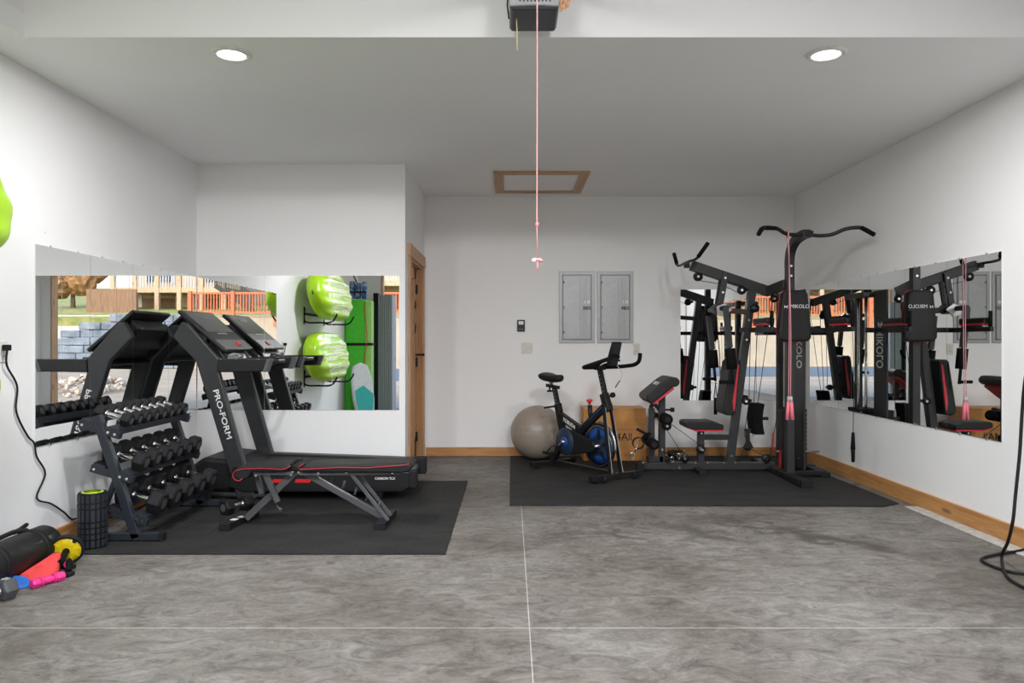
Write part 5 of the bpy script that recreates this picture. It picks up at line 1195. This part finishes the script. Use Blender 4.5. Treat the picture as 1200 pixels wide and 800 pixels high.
# folding grey ribbed mat
t = thing('ribbed_mat', 'tall grey ribbed folding mat standing at the garage doorway', 'folding mat', (-2.37, -0.2, 0))
for k in range(7):
    x0 = -2.40 + k * 0.038
    MB().prism([(x0, -0.44), (x0 + 0.034, -0.44), (x0 + 0.034, -0.005), (x0 + 0.017, 0.012), (x0, -0.005)], 'Z', 0, 2.12).build('mat_fold', M['greyfoam'], t, bevel=0.004)
MB().box(-2.49, -2.402, -0.46, 0.0, 0, 2.15).build('mat_cover', M['rubberk'], t, bevel=0.01)
# bodyboard
t = thing('bodyboard', 'teal and white bodyboard leaning against the tall green board', 'bodyboard', (-2.5, 0.95, 0))
out = [(-0.15, 0), (0.15, 0), (0.19, 0.25), (0.19, 0.62), (0.13, 0.84), (0.0, 0.9), (-0.13, 0.84), (-0.19, 0.62), (-0.19, 0.25)]
mt_ = Matrix.Translation((-2.44, 0.98, 0.03)) @ Matrix.Rotation(math.radians(-8), 4, 'Y') @ Matrix.Rotation(math.radians(8), 4, 'X') @ Matrix.Rotation(math.radians(-42), 4, 'Z')
MB().prism(out, 'Y', -0.04, 0.04).xform(mt_).build('foam_deck', M['palewhite'], t, bevel=0.015)
MB().prism([(-0.14, 0.05), (0.13, 0.05), (0.17, 0.25), (0.17, 0.35), (0.0, 0.5), (-0.17, 0.42), (-0.17, 0.25)], 'Y', 0.041, 0.045).xform(mt_).build('teal_print', M['teal'], t)
# life jacket hung above the board
t = thing('life_jacket', 'blue and white patterned life jacket hanging above the tall green board', 'life jacket', (-2.66, 0.6, 2.02))
for k, (x_, hgt) in enumerate(((-2.735, 0.30), (-2.635, 0.27), (-2.53, 0.29))):
    q = MB(); bmesh.ops.create_cube(q.bm, size=1.0); bmesh.ops.subdivide_edges(q.bm, edges=q.bm.edges[:], cuts=5, use_grid_fill=True)
    for v in q.bm.verts:
        c = v.co; r_ = 1 - 0.25 * (abs(c.x) ** 4 * 16 + abs(c.z) ** 4 * 16) * 0.5
        v.co = Vector((x_ + c.x * 0.095 * r_, 0.62 + c.y * 0.13 * r_ + 0.01 * math.sin(c.z * 17 + k), 2.01 + hgt / 2 + c.z * hgt))
    for f in q.bm.faces: f.smooth = True
    q.build('vest_panel', M['bluewhite'], t)
MB().beam((-2.78, 0.69, 2.12), (-2.48, 0.69, 2.12), 0.006, 0.03, (0, 0, 1)).build('buckle_strap', M['rubberk'], t)
MB().tube([(-2.66, 0.62, 2.29), (-2.72, 0.62, 2.42), (-2.848, 0.62, 2.46)], 0.012, 6).build('strap', M['rubberk'], t)

# ------------------------------------------------------------------ outdoors
M['drive'] = mottled('driveway_concrete', [(0.24, 0.19, 0.13), (0.31, 0.25, 0.18), (0.36, 0.305, 0.23)], 0.8)
M['asphalt'] = mottled('asphalt', [(0.065, 0.09, 0.115), (0.105, 0.135, 0.165)], 2.0)
M['grass'] = mottled('dry_grass', [(0.10, 0.13, 0.03), (0.22, 0.23, 0.06), (0.34, 0.28, 0.13)], 1.3)
M['gravel'] = mottled('gravel_bank', [(0.2, 0.15, 0.12), (0.5, 0.4, 0.32), (0.72, 0.66, 0.6)], 9)
M['stone'] = mottled('quarry_stone', [(0.07, 0.09, 0.11), (0.17, 0.20, 0.235), (0.26, 0.29, 0.325)], 1.4)
M['retain'] = mottled('retaining_concrete', [(0.33, 0.275, 0.20), (0.42, 0.36, 0.275)], 0.7)
M['stucco'] = mottled('cream_siding', [(0.45, 0.36, 0.26), (0.55, 0.46, 0.36)], 1.2)
M['whitew'] = mottled('white_siding', [(0.45, 0.44, 0.42), (0.55, 0.54, 0.52)], 1.0)
M['timber'] = wood('deck_timber', (0.45, 0.33, 0.21), (0.3, 0.2, 0.12), 'Z', 0.7)
M['redwood'] = wood('red_fence_timber', (0.50, 0.13, 0.045), (0.36, 0.08, 0.03), 'Z', 0.6)
M['brownw'] = mottled('brown_boards', [(0.16, 0.09, 0.055), (0.28, 0.17, 0.1)], 3.0, stretch=(4, 4, 0.5))
M['bush'] = mottled('leaves', [(0.02, 0.06, 0.01), (0.08, 0.16, 0.03)], 3.0)
M['autumn'] = mottled('brown_shrub', [(0.16, 0.08, 0.03), (0.4, 0.22, 0.09)], 4.0)
M['bark'] = mottled('bark', [(0.1, 0.07, 0.05), (0.2, 0.15, 0.1)], 5.0)
M['carpaint'] = mat('white_car_paint', (0.75, 0.78, 0.82), 0.25, coat=0.5)
M['winblue'] = mat('window_glass_blue', (0.03, 0.07, 0.12), 0.08)
o = struct(MB().box(-60, 60, -60, FRONT - 0.15, -0.3, -0.02).build('ground_driveway', M['drive']))
o = struct(MB().box(-40, -0.5, -21.5, -11, -0.02, -0.008).build('ground_street', M['asphalt']))
# retaining walls
G0 = -22.0
q = MB(); random.seed(4)
for r in range(7):
    z = r * 0.37; x = 9.6 + (r % 2) * 0.25
    top = 16.5 - 0.25 * r
    while x < top:
        w = random.uniform(0.6, 1.15)
        if z + 0.37 < 2.65 - max(0, (x - 13.0)) * 0.42:
            y_ = G0 + random.uniform(-0.08, 0.06)
            q.box(x + 0.01, x + w - 0.01, y_ - 1.0, y_, z - 0.02, z + 0.345 + random.uniform(-0.02, 0.02))
        x += w
tag(q.build('stone_wall', M['stone'], bevel=0.05), 'pale stacked quarry stone retaining wall across the driveway, seen in the mirrors', 'stone wall')
tag(MB().box(-20, 9.55, G0 - 1.0, G0, -0.02, 2.45).box(-20, 9.6, G0 - 1.05, G0 + 0.05, 2.45, 2.53).build('retaining_wall', M['retain']), 'smooth tan concrete retaining wall under the red fence', 'retaining wall')
# bank behind
struct(MB().prism([(-23.0, -0.02), (-23.0, 2.42), (-34.0, 3.6), (-60, 6.5), (-60, -0.02)], 'X', -40, 40).build('ground_bank', M['grass']))
q = MB(); q.prism([(G0 + 0.05, 0.0), (G0 - 0.95, 2.0), (G0 - 2.2, 2.6), (G0 - 2.2, 0)], 'X', 13.4, 18); struct(q.build('ground_gravel', M['gravel']))
# rocks beside the driveway
q = MB(); random.seed(9)
for k in range(170):
    rr = random.uniform(0.05, 0.13); x = random.gauss(5.1, 0.55); y_ = random.gauss(-5.6, 0.8); h = max(0, 0.35 - 0.35 * math.hypot((x - 5.1) / 1.1, (y_ + 5.6) / 1.6))
    pts = [Vector((random.uniform(-1, 1), random.uniform(-1, 1), random.uniform(-1, 1))).normalized() * rr * random.uniform(0.8, 1.1) + Vector((x, y_, h + rr * 0.6 - 0.02)) for _ in range(9)]
    vs = [q.bm.verts.new(p) for p in pts]; bmesh.ops.convex_hull(q.bm, input=vs)
for v in [v for v in q.bm.verts if not v.link_faces]: q.bm.verts.remove(v)
o = q.build('landscape_stones', M['gravel']); tag(o, 'heap of tan landscape stones beside the driveway, seen in the mirrors', 'stones', kind='stuff')
# red fences
def fence(x0, x1, n, lab, base=2.53):
    t = thing('railing_fence', lab, 'fence', ((x0 + x1) / 2, G0 + 0.1, base), 'red timber fences on the retaining wall')
    for k in range(n):
        x = x0 + (x1 - x0) * k / (n - 1)
        MB().box(x - 0.09, x + 0.09, G0 + 0.06, G0 + 0.22, base - 0.55, base + 1.12).build('post', M['redwood'], t, bevel=0.01)
    for z in (base + 0.06, base + 0.98): MB().box(x0, x1, G0 + 0.08, G0 + 0.16, z, z + 0.09).build('rail', M['redwood'], t)
    npk = int((x1 - x0) / 0.14); q = MB()
    for k in range(npk):
        x = x0 + 0.1 + k * 0.14; q.box(x, x + 0.045, G0 + 0.10, G0 + 0.145, base + 0.08, base + 1.0)
    o = q.build('pickets', M['redwood'], t)
fence(5.4, 9.45, 3, 'red timber railing fence above the retaining wall, the one seen in the left mirrors')
fence(-14.2, -4.2, 6, 'red timber railing fence above the retaining wall, the one seen in the right mirrors')
# building with decks
def building(x0, x1, yf, z0, h, lab, deckz, posts, dens=0.3, stair=None):
    t = thing('apartment_building', lab, 'building', ((x0 + x1) / 2, yf, z0))
    MB().box(x0, x1, yf - 7, yf - 2.4, z0, z0 + h).build('wall', M['stucco'], t)
    MB().box(x0 - 0.4, x1 + 0.4, yf - 7.5, yf - 2.0, z0 + h, z0 + h + 0.3).build('roof', M['brownw'], t)
    w = (x1 - x0)
    nb = max(2, int(w / 3.4))
    for k in range(nb):
        xa_ = x0 + 0.6 + k * w / nb
        f = MB().box(xa_, xa_ + 2.0, yf - 2.4, yf - 2.33, z0 + 0.1, deckz - 0.5).build('garage_door', M['brownw'], t)
        MB().box(xa_ - 0.12, xa_, yf - 2.4, yf - 2.3, z0, deckz - 0.3).box(xa_ + 2.0, xa_ + 2.12, yf - 2.4, yf - 2.3, z0, deckz - 0.3).build('door_frame', M['whitew'], f)
        f = MB().box(xa_ + 0.2, xa_ + 1.7, yf - 2.4, yf - 2.3, deckz + 0.5, deckz + 2.0).build('window', M['winblue'], t)
        MB().box(xa_ + 0.1, xa_ + 1.8, yf - 2.32, yf - 2.27, deckz + 2.0, deckz + 2.12).box(xa_ + 0.1, xa_ + 0.2, yf - 2.32, yf - 2.27, deckz + 0.4, deckz + 2.0).box(xa_ + 1.7, xa_ + 1.8, yf - 2.32, yf - 2.27, deckz + 0.4, deckz + 2.0).build('window_frame', M['whitew'], f)
    MB().box(x0, x1, yf - 2.4, yf, deckz - 0.3, deckz).build('deck', M['timber'], t)
    for k in range(posts):
        x = x0 + 0.1 + (w - 0.2) * k / (posts - 1); MB().box(x - 0.12, x + 0.12, yf - 0.2, yf + 0.04, z0 - 0.5, deckz + 2.6).build('deck_post', M['timber'], t)
    q = MB()
    for k in range(int(w / 0.16)):
        x = x0 + k * 0.16; q.box(x, x + 0.05, yf - 0.08, yf - 0.03, deckz, deckz + 1.0)
    q.box(x0, x1, yf - 0.1, yf, deckz + 0.98, deckz + 1.07); q.build('deck_railing', M['whitew'], t)
    for (xa_, dx) in (stair or []):
        s = MB(); n = 14
        for k in range(n):
            s.box(xa_ + dx * k / n, xa_ + dx * (k + 1) / n, yf + 0.1, yf + 1.2, deckz - (deckz - z0) * (k + 1) / n - 0.05, deckz - (deckz - z0) * (k + 1) / n)
        st_ = s.build('stair_treads', M['timber'], t)
        MB().beam((xa_, yf + 1.2, deckz + 0.95), (xa_ + dx, yf + 1.2, z0 + 0.9), 0.06, 0.06).beam((xa_, yf + 1.2, deckz), (xa_ + dx, yf + 1.2, z0), 0.06, 0.25).build('stair_rail', M['letter_dk'], t)
        q = MB()
        for k in range(24): 
            f = k / 24; z = deckz + (z0 - deckz) * f; q.box(xa_ + dx * f, xa_ + dx * f + 0.04, yf + 1.17, yf + 1.22, z, z + 0.95)
        q.build('stair_pickets', M['letter_dk'], t)
building(10.5, 17.0, -29.0, 2.9, 6.0, 'cream building with timber deck and posts beyond the stone wall, seen in the left mirrors', 4.35, 6, stair=[(10.6, -2.2)])
building(-1.0, 6.4, -30.0, 2.9, 6.0, 'cream building with brown garage doors behind the fence, seen in the left mirrors', 4.9, 5, stair=[(6.3, 1.7)])
building(-17.0, -3.5, -28.5, 2.9, 6.0, 'cream building with timber decks behind the fence seen in the right mirrors', 4.7, 7, stair=[(-9.0, -3.0)])
MB_ = MB().box(14.5, 17.2, -27.0, -26.9, 2.8, 4.1); tag(MB_.build('board_screen', M['brownw']), 'brown board screen standing on the grass beyond the stone wall', 'fence panel')
def tree(x, y, z, h, r, m, lab, n=9, seed=1):
    random.seed(seed); t = thing('tree', lab, 'tree', (x, y, z))
    MB().cyl((x, y, z - 0.3), (x, y, z + h * 0.6), 0.16, 0.08).build('trunk', M['bark'], t)
    q = MB()
    for k in range(n):
        c = Vector((x + random.uniform(-r, r) * 0.6, y + random.uniform(-r, r) * 0.6, z + h * random.uniform(0.35, 1.0))); rr = r * random.uniform(0.4, 0.6)
        tmp = bmesh.ops.create_icosphere(q.bm, subdivisions=3, radius=rr)
        for v in tmp['verts']: v.co = v.co * (1 + random.uniform(-0.16, 0.16)) + c
    q.build('crown', M[m], t)
tree(3.6, -25.5, 2.6, 4.2, 1.7, 'bush', 'dark green tree beyond the fence, beside the white car in the mirror', seed=2)
tree(20.3, -31, 3.3, 2.6, 1.6, 'autumn', 'brown shrub on the grass bank beyond the stone wall', seed=3)
tree(-19, -27, 2.6, 4.0, 1.8, 'bush', 'dark green tree at the far end of the right-hand fence', seed=5)
# white vehicle parked facing the garage
cx0, cx1, cyf = -0.15, 1.62, -9.0
t = thing('car', 'white sport utility vehicle parked outside, reflected left of the kayaks', 'car', ((cx0 + cx1) / 2, cyf - 2.2, -0.02))
MB().prism([(cyf, 0.35), (cyf + 0.02, 0.75), (cyf - 0.12, 1.02), (cyf - 1.25, 1.12), (cyf - 4.4, 1.12), (cyf - 4.5, 0.4), (cyf - 4.4, 0.3)], 'X', cx0, cx1).build('body', M['carpaint'], t, bevel=0.08)
MB().prism([(cyf - 1.2, 1.08), (cyf - 1.85, 1.78), (cyf - 2.1, 1.88), (cyf - 4.1, 1.86), (cyf - 4.4, 1.08)], 'X', cx0 + 0.1, cx1 - 0.1).build('cabin', M['carpaint'], t, bevel=0.06)
MB().prism([(cyf - 1.14, 1.16), (cyf - 1.74, 1.74), (cyf - 1.80, 1.74), (cyf - 1.25, 1.14)], 'X', cx0 + 0.2, cx1 - 0.2).build('windscreen', M['glass'], t, bevel=0.01)
for xx in (cx0 + 0.06, cx1 - 0.1): MB().prism([(cyf - 1.6, 1.18), (cyf - 1.98, 1.68), (cyf - 3.9, 1.68), (cyf - 4.1, 1.18)], 'X', xx, xx + 0.045).build('side_window', M['glass'], t)
gr = MB().box(cx0 + 0.45, cx1 - 0.45, cyf - 0.06, cyf + 0.035, 0.62, 0.88).build('grille', M['black'], t, bevel=0.02)
for xx in (cx0 + 0.1, cx1 - 0.4): MB().box(xx, xx + 0.3, cyf - 0.1, cyf + 0.03, 0.7, 0.88).build('headlamp', M['chrome'], t, bevel=0.03)
MB().box(cx0 + 0.03, cx1 - 0.03, cyf - 0.1, cyf + 0.08, 0.32, 0.55).build('bumper', M['midgrey'], t, bevel=0.04)
for yy in (cyf - 0.85, cyf - 3.6):
    for xx in (cx0 - 0.01, cx1 - 0.22):
        w_ = MB().lathe([(0.2, 0), (0.33, 0.0), (0.36, 0.03), (0.36, 0.2), (0.33, 0.23), (0.2, 0.23)], (xx, yy, 0.34), 'X', 28).build('wheel', M['rubberk'], t)
        MB().cyl((xx + 0.02, yy, 0.34), (xx + 0.21, yy, 0.34), 0.205, seg=24).build('hub', M['steel'], w_)
for xx, s_ in ((cx0, -1), (cx1, 1)): MB().box(min(xx, xx + s_ * 0.2), max(xx, xx + s_ * 0.2), cyf - 1.6, cyf - 1.45, 1.12, 1.3).build('side_mirror', M['black'], t, bevel=0.03)

# ------------------------------------------------------------------ light, sky, camera
w = bpy.data.worlds.new('World'); SC.world = w; w.use_nodes = True; nt = w.node_tree
bg = nt.nodes['Background']; sky = nt.nodes.new('ShaderNodeTexSky'); sky.sky_type = 'NISHITA'; sky.sun_disc = False
sky.sun_elevation = math.radians(38); sky.sun_rotation = math.radians(20); sky.air_density = 1.0; sky.dust_density = 2.0; sky.ozone_density = 1.0
nt.links.new(sky.outputs[0], bg.inputs[0]); bg.inputs[1].default_value = SKY_S
sun = bpy.data.lights.new('sun', 'SUN'); sun.energy = SUN_S; sun.angle = math.radians(0.6); sun.color = (1, 0.93, 0.82)
so = bpy.data.objects.new('sun', sun); COL.objects.link(so)
sv = Vector((0.82, -0.05, 0.55)).normalized()   # towards the sun
so.rotation_euler = sv.to_track_quat('Z', 'Y').to_euler()
so['label'] = 'sunlight'
cam = bpy.data.cameras.new('camera'); cam.lens = 36 * F / 1200; cam.sensor_width = 36; cam.sensor_fit = 'HORIZONTAL'; cam.shift_x = 2 / 1200; cam.clip_start = 0.05; cam.clip_end = 300
co = bpy.data.objects.new('camera', cam); COL.objects.link(co); co.location = (0, 0, CZ); co.rotation_euler = (math.radians(90), 0, 0)
SC.camera = co
SC.view_settings.view_transform = 'Standard'; SC.view_settings.look = 'None'; SC.view_settings.gamma = 1; SC.view_settings.use_curve_mapping = False
SC.view_settings.exposure = EXPO
for o in list(bpy.data.objects):
    if o.get('_local') is not None: del o['_local']
